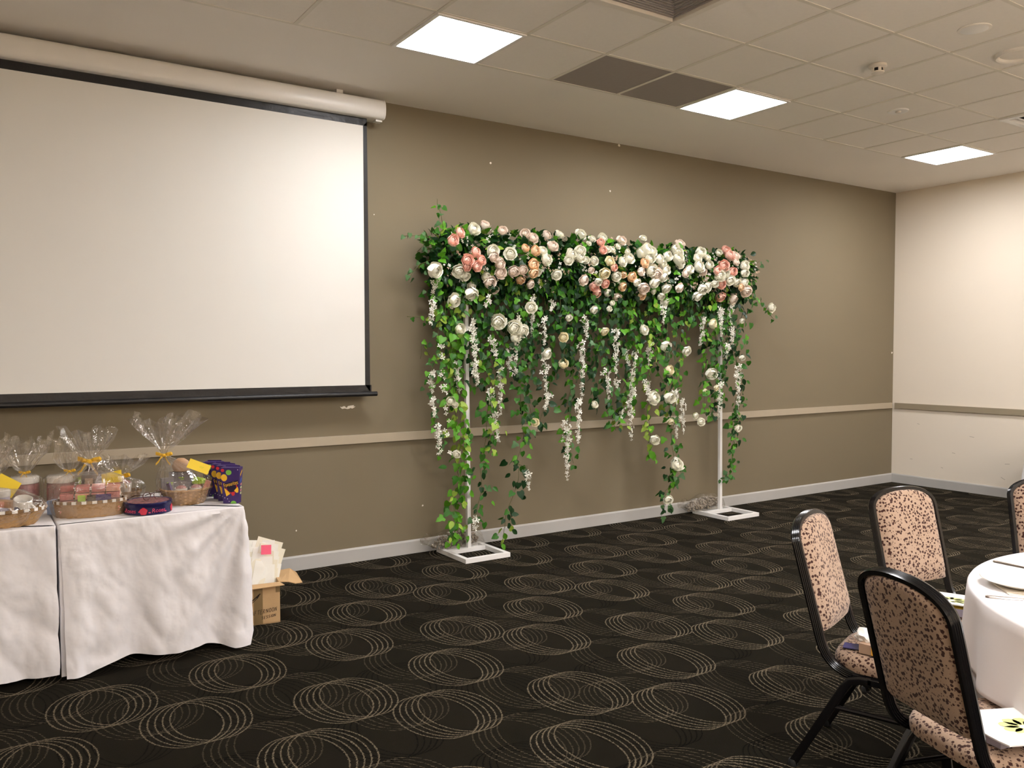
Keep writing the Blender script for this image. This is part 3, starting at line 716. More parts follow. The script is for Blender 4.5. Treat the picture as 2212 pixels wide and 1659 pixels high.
tp.add([(2.335 + x * 1.25, -0.002, 1.143 + z * 0.9) for x, z in out] + [(2.335 + x * 1.25, 0, 1.143 + z * 0.9) for x, z in out],
       [tuple(range(n - 1, -1, -1))] + [(k, (k + 1) % n, n + (k + 1) % n, n + k) for k in range(n)])
o = tp.build('torn_paper_scrap', M_FILLER, wm)
o['label'] = 'torn white paper scrap stuck below the screen'
wr = bpy.data.objects['wall_right']
for y, z, l, a in ((-0.75, 0.42, 0.035, 0.1), (-1.33, 0.36, 0.05, -0.1), (-1.29, 0.20, 0.05, 0.5), (-0.25, 0.30, 0.03, 0.0), (-0.62, 0.24, 0.025, 0.2), (-0.95, 0.62, 0.05, 0.1), (-0.33, 0.72, 0.03, 0.3)):
    MB().box((XR - 0.0004, y, z), (0.0008, l, 0.005), mat=Euler((a, 0, 0)).to_matrix()).build('scuff_mark', M_SCUFF, wr)
# ================================================================== banquet chairs
CW, CZT, CZS, CLEAN, CN = 0.394, 0.940, 0.843, 0.262, 2.25
def back_y(z): return -0.2 - CLEAN * (z - 0.45)
BN = Vector((0, 1, CLEAN)).normalized()      # normal of the leaning back
SZ = 0.385                                   # height of the seat rail

def back_outline(inset, n=30, z0=0.50):
    """right side bottom -> arch -> left side bottom, in the leaning plane (x, z)"""
    hw = CW / 2 - inset
    pts = [(hw, z0 + (CZS - z0) * k / 8) for k in range(8)]
    for k in range(n + 1):
        a = PI * k / n
        c, s = math.cos(a), math.sin(a)
        x = hw * math.copysign(abs(c) ** (2 / CN), c)
        z = CZS + (CZT - inset - CZS) * abs(s) ** (2 / CN)
        pts.append((x, z))
    pts += [(-hw, CZS - (CZS - z0) * (k + 1) / 8) for k in range(8)]
    return pts

def ribbed(a, b, ribs=5, d=0.0022):
    """rounded rectangular profile a wide (radially), b deep, with grooves on both radial faces"""
    pr = []
    for s in (1, -1):
        m = ribs * 2
        for k in range(m + 1):
            t = -1 + 2 * k / m
            g = d if k % 2 else 0
            pr.append((s * (a / 2 - g - (0.004 if abs(t) == 1 else 0)), s * t * b / 2))
    return pr

def chair_frame_mesh():
    mb = MB()
    o = back_outline(0.011)
    pts, xs, ys = [], [], []
    hw = CW / 2 - 0.011
    # right rail, front to back, then the bend, then the back loop, then mirrored
    side = [(0.17, SZ), (0.05, SZ), (-0.06, SZ)]
    for k in range(1, 7):
        t = k / 7
        # quadratic bend from the rail into the upright
        p0, p1, p2 = (-0.06, SZ), (-0.185, SZ), (back_y(0.50), 0.50)
        side.append(((1 - t) ** 2 * p0[0] + 2 * t * (1 - t) * p1[0] + t * t * p2[0], (1 - t) ** 2 * p0[1] + 2 * t * (1 - t) * p1[1] + t * t * p2[1]))
    P = [(hw, y, z) for y, z in side] + [(x, back_y(z), z) for x, z in o] + [(-hw, y, z) for y, z in side[::-1]]
    ns = len(side)
    for i, p in enumerate(P):
        a = Vector(P[max(i - 1, 0)]); b = Vector(P[min(i + 1, len(P) - 1)])
        t = (b - a).normalized()
        if i < ns:
            N = Vector((0, t.z, -t.y)).normalized()
        elif i >= len(P) - ns:
            N = -Vector((0, t.z, -t.y)).normalized()
        else:
            N = BN
        X = t.cross(N).normalized()
        pts.append(Vector(p)); xs.append(X); ys.append(N)
    mb.sweep(pts, xs, ys, ribbed(0.022, 0.034))
    return mb.mesh('back_frame', M_BLACKMETAL, smooth=0.45)

def chair_pad_mesh():
    mb = MB()
    o = back_outline(0.019, 22, 0.56)
    # sort to left/right pairs by rows
    nrow, ncol = 16, 10
    zt = CZT - 0.019
    def halfw(z):
        if z <= CZS: return CW / 2 - 0.019
        s = min(1.0, (z - CZS) / (zt - CZS))
        return (CW / 2 - 0.019) * max(0.0, 1 - s ** CN) ** (1 / CN)
    zb = 0.515
    rowz = [zb + (CZS - zb) * k / 8 for k in range(8)] + [CZS + (zt - CZS) * math.sin(PI / 2 * k / 9) for k in range(10)]
    for sgn, thick in ((1, 0.040), (-1, 0.024)):
        def fn(u, v, sgn=sgn, thick=thick):
            i = min(len(rowz) - 1, int(round(v * (len(rowz) - 1))))
            z = rowz[i]
            x = -1 + 2 * u
            X = halfw(z) * x
            if i == 0: z += 0.006 * abs(x) ** 3       # bottom edge rises at its corners
            e = (1 - abs(x) ** 5) * (1 - ((i / (len(rowz) - 1)) ** 9)) * (1 if i > 0 else 0.25)
            d = 0.003 + thick * max(0, e) ** 0.6
            p = Vector((X, back_y(z), z)) + BN * (sgn * d)
            return tuple(p)
        mb.grid(14, len(rowz) - 1, fn, flip=(sgn > 0))
    return mb.mesh('backrest', M_DOTS, smooth=1.0)

def chair_seat_mesh():
    mb = MB()
    rings = [(0.90, 0.400), (0.985, 0.402), (1.0, 0.415), (1.0, 0.432), (0.97, 0.447), (0.88, 0.457), (0.65, 0.463), (0.35, 0.465), (0.0, 0.466)]
    n = 48
    vs, fs = [], []
    for s, z in rings:
        for k in range(n):
            a = 2 * PI * k / n
            c, sn = math.cos(a), math.sin(a)
            e = 2 / 4.2
            x = 0.205 * s * math.copysign(abs(c) ** e, c)
            y = 0.03 + 0.215 * s * math.copysign(abs(sn) ** e, sn)
            if y < 0: x *= 1 - 0.10 * (y / -0.19) ** 2
            vs.append((x, y, z - (0.012 * max(0, (y - 0.12) / 0.12) ** 2 if z > 0.44 else 0)))
    for i in range(len(rings) - 1):
        for k in range(n):
            k2 = (k + 1) % n
            fs.append((i * n + k, i * n + k2, (i + 1) * n + k2, (i + 1) * n + k))
    fs.append(tuple(range(n - 1, -1, -1)))
    mb.add(vs, fs)
    return mb.mesh('seat', M_DOTS, smooth=0.9)

def sq(a, b, r=0.3):
    return [(x * a / 2, y * b / 2) for x, y in ((1, .6), (.8, 1), (-.8, 1), (-1, .6), (-1, -.6), (-.8, -1), (.8, -1), (1, -.6))]

def leg_mesh(s, front):
    mb = MB()
    top_y, foot_y = (0.165, 0.245) if front else (-0.085, -0.300)
    x0, x1 = s * 0.203, s * 0.212
    dirn = 1 if front else -1
    c = [(x0, top_y - dirn * 0.06, SZ - 0.002), (x0, top_y - dirn * 0.02, SZ - 0.003), (x0, top_y + dirn * 0.015, SZ - 0.014)]
    q = Vector((x1, foot_y, 0.012))
    a = Vector((x0, top_y + dirn * 0.034, SZ - 0.042))
    P = [Vector(p) for p in c] + [a.lerp(q, t) for t in (0, 0.25, 0.5, 0.75, 1.0)]
    xs, ys = [], []
    for i, p in enumerate(P):
        t = (P[min(i + 1, len(P) - 1)] - P[max(i - 1, 0)]).normalized()
        X = Vector((1, 0, 0))
        X = (X - t * X.dot(t)).normalized()
        xs.append(X); ys.append(t.cross(X))
    mb.sweep(P, xs, ys, sq(0.024, 0.030))
    return mb.mesh('leg', M_BLACKMETAL, smooth=0.6)
def foot_mesh(s, front):
    y = 0.245 if front else -0.300
    return MB().lathe([(0.012, 0.0), (0.018, 0.002), (0.018, 0.020), (0.014, 0.026)], 12, (s * 0.212, y, 0)).mesh('foot_glide', M_RUBBER, smooth=0.6)
CH = dict(frame=chair_frame_mesh(), pad=chair_pad_mesh(), seat=chair_seat_mesh(),
          legs=[(leg_mesh(s, f), foot_mesh(s, f)) for s in (1, -1) for f in (True, False)])
mb = MB()
for s in (1, -1):
    mb.box((s * 0.203, 0.04, SZ - 0.002), (0.024, 0.16, 0.026))
mb.box((0, 0.16, SZ + 0.004), (0.40, 0.03, 0.018)).box((0, -0.08, SZ + 0.004), (0.40, 0.03, 0.018))
CH['sub'] = mb.mesh('seat_frame', M_BLACKMETAL, bevel=0.004)
CH['str'] = [MB().tube([(s * 0.207, -0.165, 0.262), (s * 0.207, 0.19, 0.262)], 0.0095, 8).mesh('stretcher', M_BLACKMETAL, smooth=0.8) for s in (1, -1)]
CH['cross'] = MB().tube([(-0.207, -0.175, 0.245), (0.207, -0.175, 0.245)], 0.0095, 8).mesh('stretcher', M_BLACKMETAL, smooth=0.8)

CHAIRS = {}
def chair(key, x, y, th, label):
    t = empty('banquet_chair', (x, y, 0), th - PI / 2, label, 'chair', 'dotted banquet chairs round the table')
    link('back_frame', CH['frame'], t)
    link('backrest', CH['pad'], t)
    link('seat', CH['seat'], t)
    link('seat_frame', CH['sub'], t)
    for m in CH['str']: link('stretcher', m, t)
    link('stretcher', CH['cross'], t)
    for lm, fm in CH['legs']:
        l = link('leg', lm, t)
        link('foot_glide', fm, l)
    CHAIRS[key] = (x, y, th)
    return t
chair('A', 2.911, -4.032, -1.232, 'dotted banquet chair seen edge-on holding a crumpled white bag and amber box')
chair('B', 3.601, -3.900, -1.787, 'dotted banquet chair facing the camera behind the round table')
chair('C', 2.540, -4.579, -0.343, 'nearest dotted banquet chair with its back turned to the camera')
chair('D', 4.345, -4.085, -2.245, 'dotted banquet chair cut off by the right picture edge')

def on_chair(key, lx, ly, z):
    x, y, th = CHAIRS[key]
    return (x + lx * math.sin(th) + ly * math.cos(th), y - lx * math.cos(th) + ly * math.sin(th), z)
def chair_rz(key): return CHAIRS[key][2] - PI / 2

# ================================================================== round table
TX, TY, TZ, TR = 3.415, -5.072, 0.760, 0.914
t = empty('round_table', (TX, TY, 0), 0, 'round banquet table hidden under the hanging white cloth', 'table')
MB().lathe([(TR - 0.012, 0), (TR - 0.006, 0.004), (TR - 0.006, 0.022), (TR - 0.012, 0.026)], 64).build('tabletop', M_TABLETOP, t, (0, 0, TZ - 0.030), smooth=0.6)
for a in range(4):
    q = a * PI / 2 + 0.5
    MB().tube([(0.5 * math.cos(q), 0.5 * math.sin(q), TZ - 0.03), (0.58 * math.cos(q), 0.58 * math.sin(q), 0.0)], 0.016, 8).build('leg', M_BLACKMETAL, t, smooth=0.8)
def round_cloth():
    n = 180
    rings = [(0.0, 0), (0.3, 0), (0.6, 0), (0.82, 0), (0.895, 0)]
    vs, fs = [(0, 0, TZ)], []
    prof = [(0.45, TZ), (0.8, TZ), (0.900, TZ), (0.910, TZ - 0.002), (TR + 0.001, TZ - 0.010), (TR + 0.003, TZ - 0.04)]
    for k in range(1, 53):
        prof.append((TR + 0.003 + 0.030 * (k / 52), TZ - 0.04 - (TZ - 0.075) * k / 52))
    for i, (r, z) in enumerate(prof):
        d = max(0.0, (TZ - 0.02 - z) / TZ)
        for k in range(n):
            a = 2 * PI * k / n
            fold = 0.5 * math.sin(13 * a + 0.8 * math.sin(3 * a)) + 0.35 * math.sin(21 * a + 1.0) + 0.25 * math.sin(7 * a + 2)
            rr = r + (0.050 * fold * d ** 0.7 if d > 0 else 0)
            # the cloth gives way where a seat is pushed in under the table
            for ky in 'ABC':
                cx_, cy_, th_ = CHAIRS[ky]
                fx_, fy_ = cx_ + 0.25 * math.cos(th_) - TX, cy_ + 0.25 * math.sin(th_) - TY
                rf = math.hypot(fx_, fy_) - 0.015
                da = abs((a - math.atan2(fy_, fx_) + PI) % (2 * PI) - PI)
                kz = min(1.0, max(0.0, (0.482 - z) / 0.014))
                ka = min(1.0, max(0.0, (0.46 - da) / 0.14))
                lim = rf * (1 + 0.10 * da * da)
                if rr > lim: rr = rr + (lim - rr) * kz * ka
            vs.append((rr * math.cos(a), rr * math.sin(a), z))
    m = len(prof)
    for k in range(n):
        fs.append((0, 1 + k, 1 + (k + 1) % n))
    for i in range(m - 1):
        for k in range(n):
            k2 = (k + 1) % n
            fs.append((1 + i * n + k, 1 + (i + 1) * n + k, 1 + (i + 1) * n + k2, 1 + i * n + k2))
    mb = MB()
    mb.add(vs, fs)
    return mb
rc = round_cloth().build('tablecloth', M_CLOTH2, None, (TX, TY, 0), smooth=True)
setp(rc, 'white tablecloth hanging in folds over the round table', 'tablecloth')

# place setting that reaches into the frame
nap = MB()
nap.box((0, 0, 0.001), (0.25, 0.20, 0.0025))
nap.box((0.0, 0.008, 0.0035), (0.248, 0.18, 0.0025))
o = nap.build('napkin', M_NAPKIN, None, (3.06, -4.46, TZ + 0.001), (0, 0, -0.75), bevel=0.001)
setp(o, 'folded cream napkin lying under the dinner plate', 'napkin')
o = MB().lathe([(0.075, 0.0), (0.085, 0.002), (0.128, 0.017), (0.133, 0.020), (0.131, 0.022), (0.088, 0.008), (0.0005, 0.007)], 48).build('dinner_plate', M_PLATE, None, (3.045, -4.425, TZ + 0.0075), smooth=1.0)
setp(o, 'round cream dinner plate on the white tablecloth', 'plate')
def cutlery(name, p0, d, kind, lab):
    o = empty(name, p0, math.atan2(d[1], d[0]), lab, kind)
    hd = MB()
    hp = [(0.0, 0.0), (0.0, 0.005), (0.01, 0.0105), (0.05, 0.0095), (0.10, 0.006), (0.125, 0.0045)]
    up_, lo_ = [(x, y) for x, y in hp[1:]], [(x, -y) for x, y in hp[:0:-1]]
    pl = up_ + lo_
    n = len(pl)
    hd.add([(x, y, 0.0005) for x, y in pl] + [(x, y * 0.7, 0.0055) for x, y in pl], [tuple(range(n)), tuple(range(2 * n - 1, n - 1, -1))] + [(k, (k + 1) % n, n + (k + 1) % n, n + k) for k in range(n)])
    hd.build('handle', M_STEEL, o)
    bl = MB()
    if kind == 'knife':
        pl = [(0.123, 0.0045), (0.15, 0.010), (0.20, 0.010), (0.225, 0.004), (0.23, -0.002), (0.20, -0.008), (0.15, -0.008), (0.123, -0.0045)]
        n = len(pl)
        bl.add([(x, y, 0.001) for x, y in pl] + [(x, y, 0.003) for x, y in pl], [tuple(range(n)), tuple(range(2 * n - 1, n - 1, -1))] + [(k, (k + 1) % n, n + (k + 1) % n, n + k) for k in range(n)])
        bl.build('blade', M_STEEL, o)
    else:
        bl.box((0.14, 0, 0.003), (0.036, 0.024, 0.003))
        for q in (-1.5, -0.5, 0.5, 1.5): bl.box((0.178, q * 0.0062, 0.0035), (0.045, 0.0036, 0.0025))
        bl.build('tines', M_STEEL, o)
    return o
cutlery('table_knife', (2.812, -4.416, TZ + 0.001), (0.60, -0.80), 'knife', 'steel knife lying in front of the dinner plate')
cutlery('table_fork', (3.312, -4.192, TZ + 0.001), (-0.05, -1.0), 'fork', 'steel fork behind the dinner plate at the far edge of the cloth')

# ------------------------------------------------------------------ things left on the chair seats
SEAT = 0.4665
def sheet(w_, d_, curl=0.012, n=6, th=0.003, seed=0, crumple=0.0):
    mb = MB()
    rnd = random.Random(seed)
    def top(u, v):
        x, y = (u - 0.5) * w_, (v - 0.5) * d_
        z = curl * (abs(u - 0.5) * 2) ** 2 * (1 if u > 0.5 else 0.4) + crumple * noise.noise(Vector((x * 30 + seed, y * 30, 0)))
        return (x, y, z + th)
    mb.grid(n, n, top)
    mb.grid(n, n, lambda u, v: (top(u, v)[0], top(u, v)[1], top(u, v)[2] - th), flip=True)
    m = (n + 1) * (n + 1)
    rim = [i for i in range(n + 1)] + [(j + 1) * (n + 1) - 1 for j in range(1, n + 1)] + [n * (n + 1) + i for i in range(n - 1, -1, -1)] + [j * (n + 1) for j in range(n - 1, 0, -1)]
    k = len(rim)
    mb.f += [(rim[i], rim[i] + m, rim[(i + 1) % k] + m, rim[(i + 1) % k]) for i in range(k)]
    mb.m += [0] * k
    return mb
def leaf_print(mb, cx_, cy_, sx, sy, z):
    # oval seal with leaf-like petals
    n = 28
    for q, (a0, ln, wd) in enumerate([(k * 2 * PI / 9, 1.0, 0.30) for k in range(9)]):
        pl = []
        for k in range(10):
            t = 2 * PI * k / 10
            rr = 0.58 + 0.40 * math.cos(t)
            px = rr * math.cos(a0) - wd * math.sin(t) * math.sin(a0)
            py = rr * math.sin(a0) + wd * math.sin(t) * math.cos(a0)
            pl.append((cx_ + px * sx, cy_ + py * sy, z))
        mb.add(pl, [tuple(range(10))])
    return mb

# chair A: navy leaflet, taupe-and-amber box, crumpled white bag
o = MB().box((0, 0, 0.001), (0.060, 0.11, 0.002)).build('leaflet', M_NAVY, None, on_chair('A', 0.100, -0.095, SEAT - 0.001), (0, 0, chair_rz('A') + 0.15))
setp(o, 'navy blue leaflet lying on the edge-on chair seat', 'leaflet')
b = MB().box((0, 0, 0.018), (0.055, 0.10, 0.036))
o = b.build('snack_box', M_BROWNBOX, None, on_chair('A', 0.135, -0.030, SEAT - 0.001), (0, 0, chair_rz('A') - 0.1), bevel=0.001)
setp(o, 'small taupe box with amber side under the crumpled bag', 'box')
MB().box((0.028, 0.022, 0.0185), (0.002, 0.055, 0.035)).build('amber_panel', M_AMBER, o)
def crumpled(seed, sx, sy, sz):
    mb = MB()
    bm = bmesh.new()
    bmesh.ops.create_icosphere(bm, subdivisions=3, radius=1.0)
    for v in bm.verts:
        d = 1 + 0.34 * noise.noise(v.co * 1.7 + Vector((seed, 0, 0))) + 0.15 * noise.noise(v.co * 4.5 + Vector((seed, 3, 0)))
        p = v.co * d
        v.co = Vector((math.copysign(abs(p.x) ** 0.8, p.x) * sx, math.copysign(abs(p.y) ** 0.8, p.y) * sy, max(-0.62, p.z) * sz + 0.62 * sz))
    bm.verts.ensure_lookup_table()
    mb.add([v.co[:] for v in bm.verts], [tuple(v.index for v in f.verts) for f in bm.faces])
    bm.free()
    return mb
o = crumpled(3.3, 0.048, 0.060, 0.026).build('paper_bag', M_PAPERW, None, on_chair('A', 0.085, -0.050, SEAT + 0.030), (0, 0.12, chair_rz('A') + 0.4))
setp(o, 'crumpled white paper bag on top of the small taupe box', 'bag')

# chair B: grey box, yellow envelope, printed bag
o = MB().box((0, 0, 0.016), (0.20, 0.15, 0.032)).build('gift_box', M_LILAC, None, on_chair('B', 0.055, 0.035, SEAT - 0.001), (0, 0, chair_rz('B') + 0.5), bevel=0.001)
setp(o, 'flat lilac grey box on the seat of the chair facing the camera', 'box')
o = MB().box((0, 0, 0.001), (0.17, 0.12, 0.002)).build('envelope', M_YELLOW, None, on_chair('B', 0.06, 0.055, SEAT + 0.0315), (0, 0, chair_rz('B') + 0.62))
setp(o, 'yellow envelope on the lilac box behind the tablecloth', 'envelope')
o = sheet(0.20, 0.25, 0.012, 6, 0.004, 5).build('paper_bag', M_PAPERW, None, on_chair('B', 0.07, 0.03, SEAT + 0.034), (0, 0, chair_rz('B') + 0.62), smooth=0.5)
setp(o, 'white bag with pale green seal on the chair facing the camera', 'bag')
lp = leaf_print(MB(), 0.0, 0.0, 0.065, 0.075, 0.0052).build('seal_print', M_PALEGREEN, o)

# chair C: lilac box, amber card, printed bag
o = MB().box((0, 0, 0.013), (0.15, 0.14, 0.026)).build('gift_box', M_LILAC, None, on_chair('C', 0.060, -0.045, SEAT - 0.001), (0, 0, chair_rz('C') + 0.12), bevel=0.001)
setp(o, 'lilac grey box on the seat of the nearest chair', 'box')
o = MB().box((0, 0, 0.0015), (0.13, 0.125, 0.003)).build('card', M_AMBER, None, on_chair('C', 0.058, -0.045, SEAT + 0.0255), (0, 0, chair_rz('C') + 0.12))
setp(o, 'amber card on the lilac box of the nearest chair', 'card')
o = sheet(0.23, 0.26, 0.010, 6, 0.004, 8).build('paper_bag', M_PAPERW, None, on_chair('C', 0.105, 0.002, SEAT + 0.0295), (0, 0, chair_rz('C') - 0.10), smooth=0.5)
setp(o, 'white bag with green oval seal on the nearest chair', 'bag')
leaf_print(MB(), 0.0, 0.01, 0.062, 0.072, 0.0050).build('seal_print', M_PALEGREEN, o)

# ------------------------------------------------------------------ cloth-covered table along the right wall
def skirt_box(x0, x1, y0, y1, z, hem, flare, amp, nseg=70, seed=0, rc_=0.04):
    """closed rounded-rectangle cloth with a hanging skirt"""
    per = []
    def arc(cx_, cy_, a0):
        for k in range(7):
            a = a0 + k * PI / 12
            per.append((cx_ + rc_ * math.cos(a), cy_ + rc_ * math.sin(a), math.cos(a), math.sin(a)))
    def line(p, q, nx, ny):
        m = max(2, int(math.hypot(q[0] - p[0], q[1] - p[1]) / 0.03))
        for k in range(1, m):
            per.append((p[0] + (q[0] - p[0]) * k / m, p[1] + (q[1] - p[1]) * k / m, nx, ny))
    arc(x1 - rc_, y1 - rc_, 0); line((x1 - rc_, y1), (x0 + rc_, y1), 0, 1)
    arc(x0 + rc_, y1 - rc_, PI / 2); line((x0, y1 - rc_), (x0, y0 + rc_), -1, 0)
    arc(x0 + rc_, y0 + rc_, PI); line((x0 + rc_, y0), (x1 - rc_, y0), 0, -1)
    arc(x1 - rc_, y0 + rc_, 1.5 * PI); line((x1, y0 + rc_), (x1, y1 - rc_), 1, 0)
    n = len(per)
    rows = [(0.0, z, -0.03), (0.0, z, -0.006), (0.0, z - 0.002, -0.002), (0.0, z - 0.008, 0.0)]
    for k in range(1, 15): rows.append((k / 14, z - 0.008 - (z - 0.008 - hem) * k / 14, 0.0))
    vs, fs = [], []
    for t_, zz, off in rows:
        s_ = 0.0
        for k in range(n):
            x, y, nx, ny = per[k]
            px, py = per[k - 1][0], per[k - 1][1]
            s_ += math.hypot(x - px, y - py) if k else 0
            f = amp * t_ ** 0.8 * (math.sin(s_ * 24 + seed) * 0.5 + math.sin(s_ * 41 + 1.3 * seed) * 0.3 + math.sin(s_ * 9.3) * 0.5)
            d = off + flare * t_ + f
            vs.append((x + nx * d, y + ny * d, zz))
    for i in range(len(rows) - 1):
        for k in range(n):
            k2 = (k + 1) % n
            fs.append((i * n + k, (i + 1) * n + k, (i + 1) * n + k2, i * n + k2))
    fs.append(tuple(range(n)))
    return MB().add(vs, fs)
t = empty('side_table', (8.81, -2.89, 0), 0, 'long side table under a white cloth against the cream wall', 'table')
MB().box((0, 0, 0.725), (0.70, 1.8, 0.03)).build('tabletop', M_TABLETOP, t)
for sx in (-1, 1):
    for sy in (-1, 1):
        MB().tube([(sx * 0.28, sy * 0.75, 0.71), (sx * 0.28, sy * 0.75, 0)], 0.015, 8).build('leg', M_BLACKMETAL, t)
o = skirt_box(8.43, 9.19, -3.85, -1.93, 0.748, 0.02, 0.07, 0.012, seed=2).build('tablecloth', M_CLOTH2, smooth=0.8)
setp(o, 'white cloth over the side table by the cream wall', 'tablecloth')
# ================================================================== gift table
GZ = 0.750
for nm, x0, x1, lab in (('l', -1.30, 0.352, 'left trestle table hidden under the white cloth below the screen'), ('r', 0.382, 1.238, 'right trestle table hidden under the white cloth below the screen')):
    t = empty('trestle_table', ((x0 + x1) / 2, -0.98, 0), 0, lab, 'table')
    MB().box((0, 0, GZ - 0.018), (x1 - x0 - 0.03, 0.72, 0.028)).build('tabletop', M_TABLETOP, t)
    for sx in (-1, 1):
        for sy in (-1, 1):
            MB().tube([(sx * (x1 - x0 - 0.2) / 2, sy * 0.28, GZ - 0.03), (sx * (x1 - x0 - 0.2) / 2, sy * 0.28, 0)], 0.014, 8).build('leg', M_BLACKMETAL, t)

def gift_cloth(x0, x1, y0, y1, z, left_flare, right_flare, seed):
    rc_ = 0.012
    per = []
    def arc(cx_, cy_, a0):
        for k in range(5):
            a = a0 + k * PI / 8
            per.append((cx_ + rc_ * math.cos(a), cy_ + rc_ * math.sin(a), math.cos(a), math.sin(a)))
    def line(p, q, nx, ny, step):
        m = max(2, int(math.hypot(q[0] - p[0], q[1] - p[1]) / step))
        for k in range(1, m):
            per.append((p[0] + (q[0] - p[0]) * k / m, p[1] + (q[1] - p[1]) * k / m, nx, ny))
    arc(x1 - rc_, y1 - rc_, 0); line((x1 - rc_, y1), (x0 + rc_, y1), 0, 1, 0.1)
    arc(x0 + rc_, y1 - rc_, PI / 2); line((x0, y1 - rc_), (x0, y0 + rc_), -1, 0, 0.05)
    arc(x0 + rc_, y0 + rc_, PI); line((x0 + rc_, y0), (x1 - rc_, y0), 0, -1, 0.0085)
    arc(x1 - rc_, y0 + rc_, 1.5 * PI); line((x1, y0 + rc_), (x1, y1 - rc_), 1, 0, 0.012)
    n = len(per)
    rows = [(0.0, z, -0.03), (0.0, z, -0.004), (0.0, z - 0.0015, -0.001), (0.0, z - 0.006, 0.0)]
    NR = 44
    for k in range(1, NR + 1): rows.append((k / NR, None, 0.0))
    vs, fs = [], []
    for t_, zz, off in rows:
        for k in range(n):
            x, y, nx, ny = per[k]
            hem = 0.035 + 0.018 * math.sin(x * 7.0 + seed) + 0.012 * math.sin(x * 15 + 2 * seed)
            if nx > 0.5: hem = 0.085
            edge = max(0.0, 1 - (x - x0) / 0.16) if left_flare == 0 else 0
            z_ = zz if zz is not None else (z - 0.006) - (z - 0.006 - max(0.015, hem)) * t_
            d = off
            if zz is None:
                g_ = t_ ** 0.75
                s_ = x if ny < -0.5 else (y * 1.0 + 5)
                # broad drapes that widen towards the hem, plus creases
                d += g_ * (0.024 * math.sin(s_ * 13 + 0.9 * math.sin(s_ * 4 + seed) + seed + 0.5 * t_) + 0.010 * math.sin(s_ * 34 + seed * 2 + 1.5 * t_))
                P = Vector((x * 6.0, z_ * 4.0, seed))
                d += 0.034 * (abs(noise.noise(P + Vector((0, x * 3, 0))))) ** 0.8 * (0.25 + 0.75 * t_) 
                d += 0.009 * abs(noise.noise(Vector((x * 17 + z_ * 8, z_ * 11 - x * 7, seed + 4))))
                if ny < -0.5 and x1 - x < 0.55 and right_flare:
                    # radiating creases from the table corner
                    dxc, dzc = x1 - x, z - z_
                    ang = math.atan2(dxc, dzc + 0.02)
                    rr_ = math.hypot(dxc, dzc)
                    d += 0.026 * min(1, rr_ / 0.3) * math.sin(ang * 15 + 0.6) * max(0, 1 - dxc / 0.55)
                if right_flare and (nx > 0.05):
                    d += right_flare * g_ * (1 if nx > 0.3 else 0.6)
                    d += 0.010 * g_ * math.sin(y * 22 + 1)
                elif right_flare and x1 - x < 0.12 and ny < -0.5:
                    d += 0.020 * g_ * (1 - (x1 - x) / 0.12)
                if (nx < -0.5 and left_flare == 0) or (nx > 0.5 and right_flare == 0):
                    d = -abs(d) * 0.25
            px = x + nx * d
            if ny < -0.5 and left_flare == 0 and zz is None:
                px += 0.030 * t_ * edge            # the slit opens downwards
            vs.append((px, y + ny * d, z_))
    for i in range(len(rows) - 1):
        for k in range(n):
            k2 = (k + 1) % n
            fs.append((i * n + k, (i + 1) * n + k, (i + 1) * n + k2, i * n + k2))
    fs.append(tuple(range(n)))
    return MB().add(vs, fs)
o = gift_cloth(-1.32, 0.366, -1.358, -0.60, GZ, 1, 0.0, 1.0).build('tablecloth', M_CLOTH, smooth=0.9)
setp(o, 'white tablecloth at the far left with baskets on it', 'tablecloth')
o = gift_cloth(0.374, 1.252, -1.352, -0.60, GZ, 0, 0.012, 2.3).build('tablecloth', M_CLOTH, smooth=0.9)
setp(o, 'white wrinkled tablecloth below the tin and purple boxes', 'tablecloth')
GT = GZ + 0.001

# ------------------------------------------------------------------ wicker baskets and cellophane
def wicker(rx, ry, h, flare, n=56, rows=9, base=0.86, th=0.006, mats=M_WICKER, amp=0.0035):
    mb = MB()
    vs, fs = [], []
    prof = [(base + (1 - base) * (k / rows) ** 0.8 * 1.0, h * k / rows) for k in range(rows + 1)]
    def ring(s, z, d, i):
        out = []
        for k in range(n):
            a = 2 * PI * k / n
            r = 1.0
            dd = d + (amp if (i + k // 2) % 2 else -amp)
            out.append(((rx * s + dd) * math.cos(a), (ry * s + dd) * math.sin(a), z))
        return out
    for i, (s, z) in enumerate(prof): vs += ring(s, z, 0, i)
    for i, (s, z) in enumerate(prof[::-1]): vs += ring(s, max(z, 0.006), -th, i)
    m = 2 * len(prof)
    for i in range(m - 1):
        for k in range(n):
            k2 = (k + 1) % n
            fs.append((i * n + k, i * n + k2, (i + 1) * n + k2, (i + 1) * n + k))
    fs.append(tuple(range(n - 1, -1, -1)))
    fs.append(tuple((m - 1) * n + k for k in range(n)))
    mb.add(vs, fs)
    return mb
def rim(rx, ry, z, r, n=44, two=False):
    mb = MB()
    for j in range(2):
        pts = [((rx + 0.004 * math.cos(11 * a + j * PI)) * math.cos(a), (ry + 0.004 * math.cos(11 * a + j * PI)) * math.sin(a), z + 0.003 * math.sin(11 * a + j * PI)) for a in [2 * PI * k / n for k in range(n)]]
        mb.tube(pts, r, 6, closed=True)
    return mb
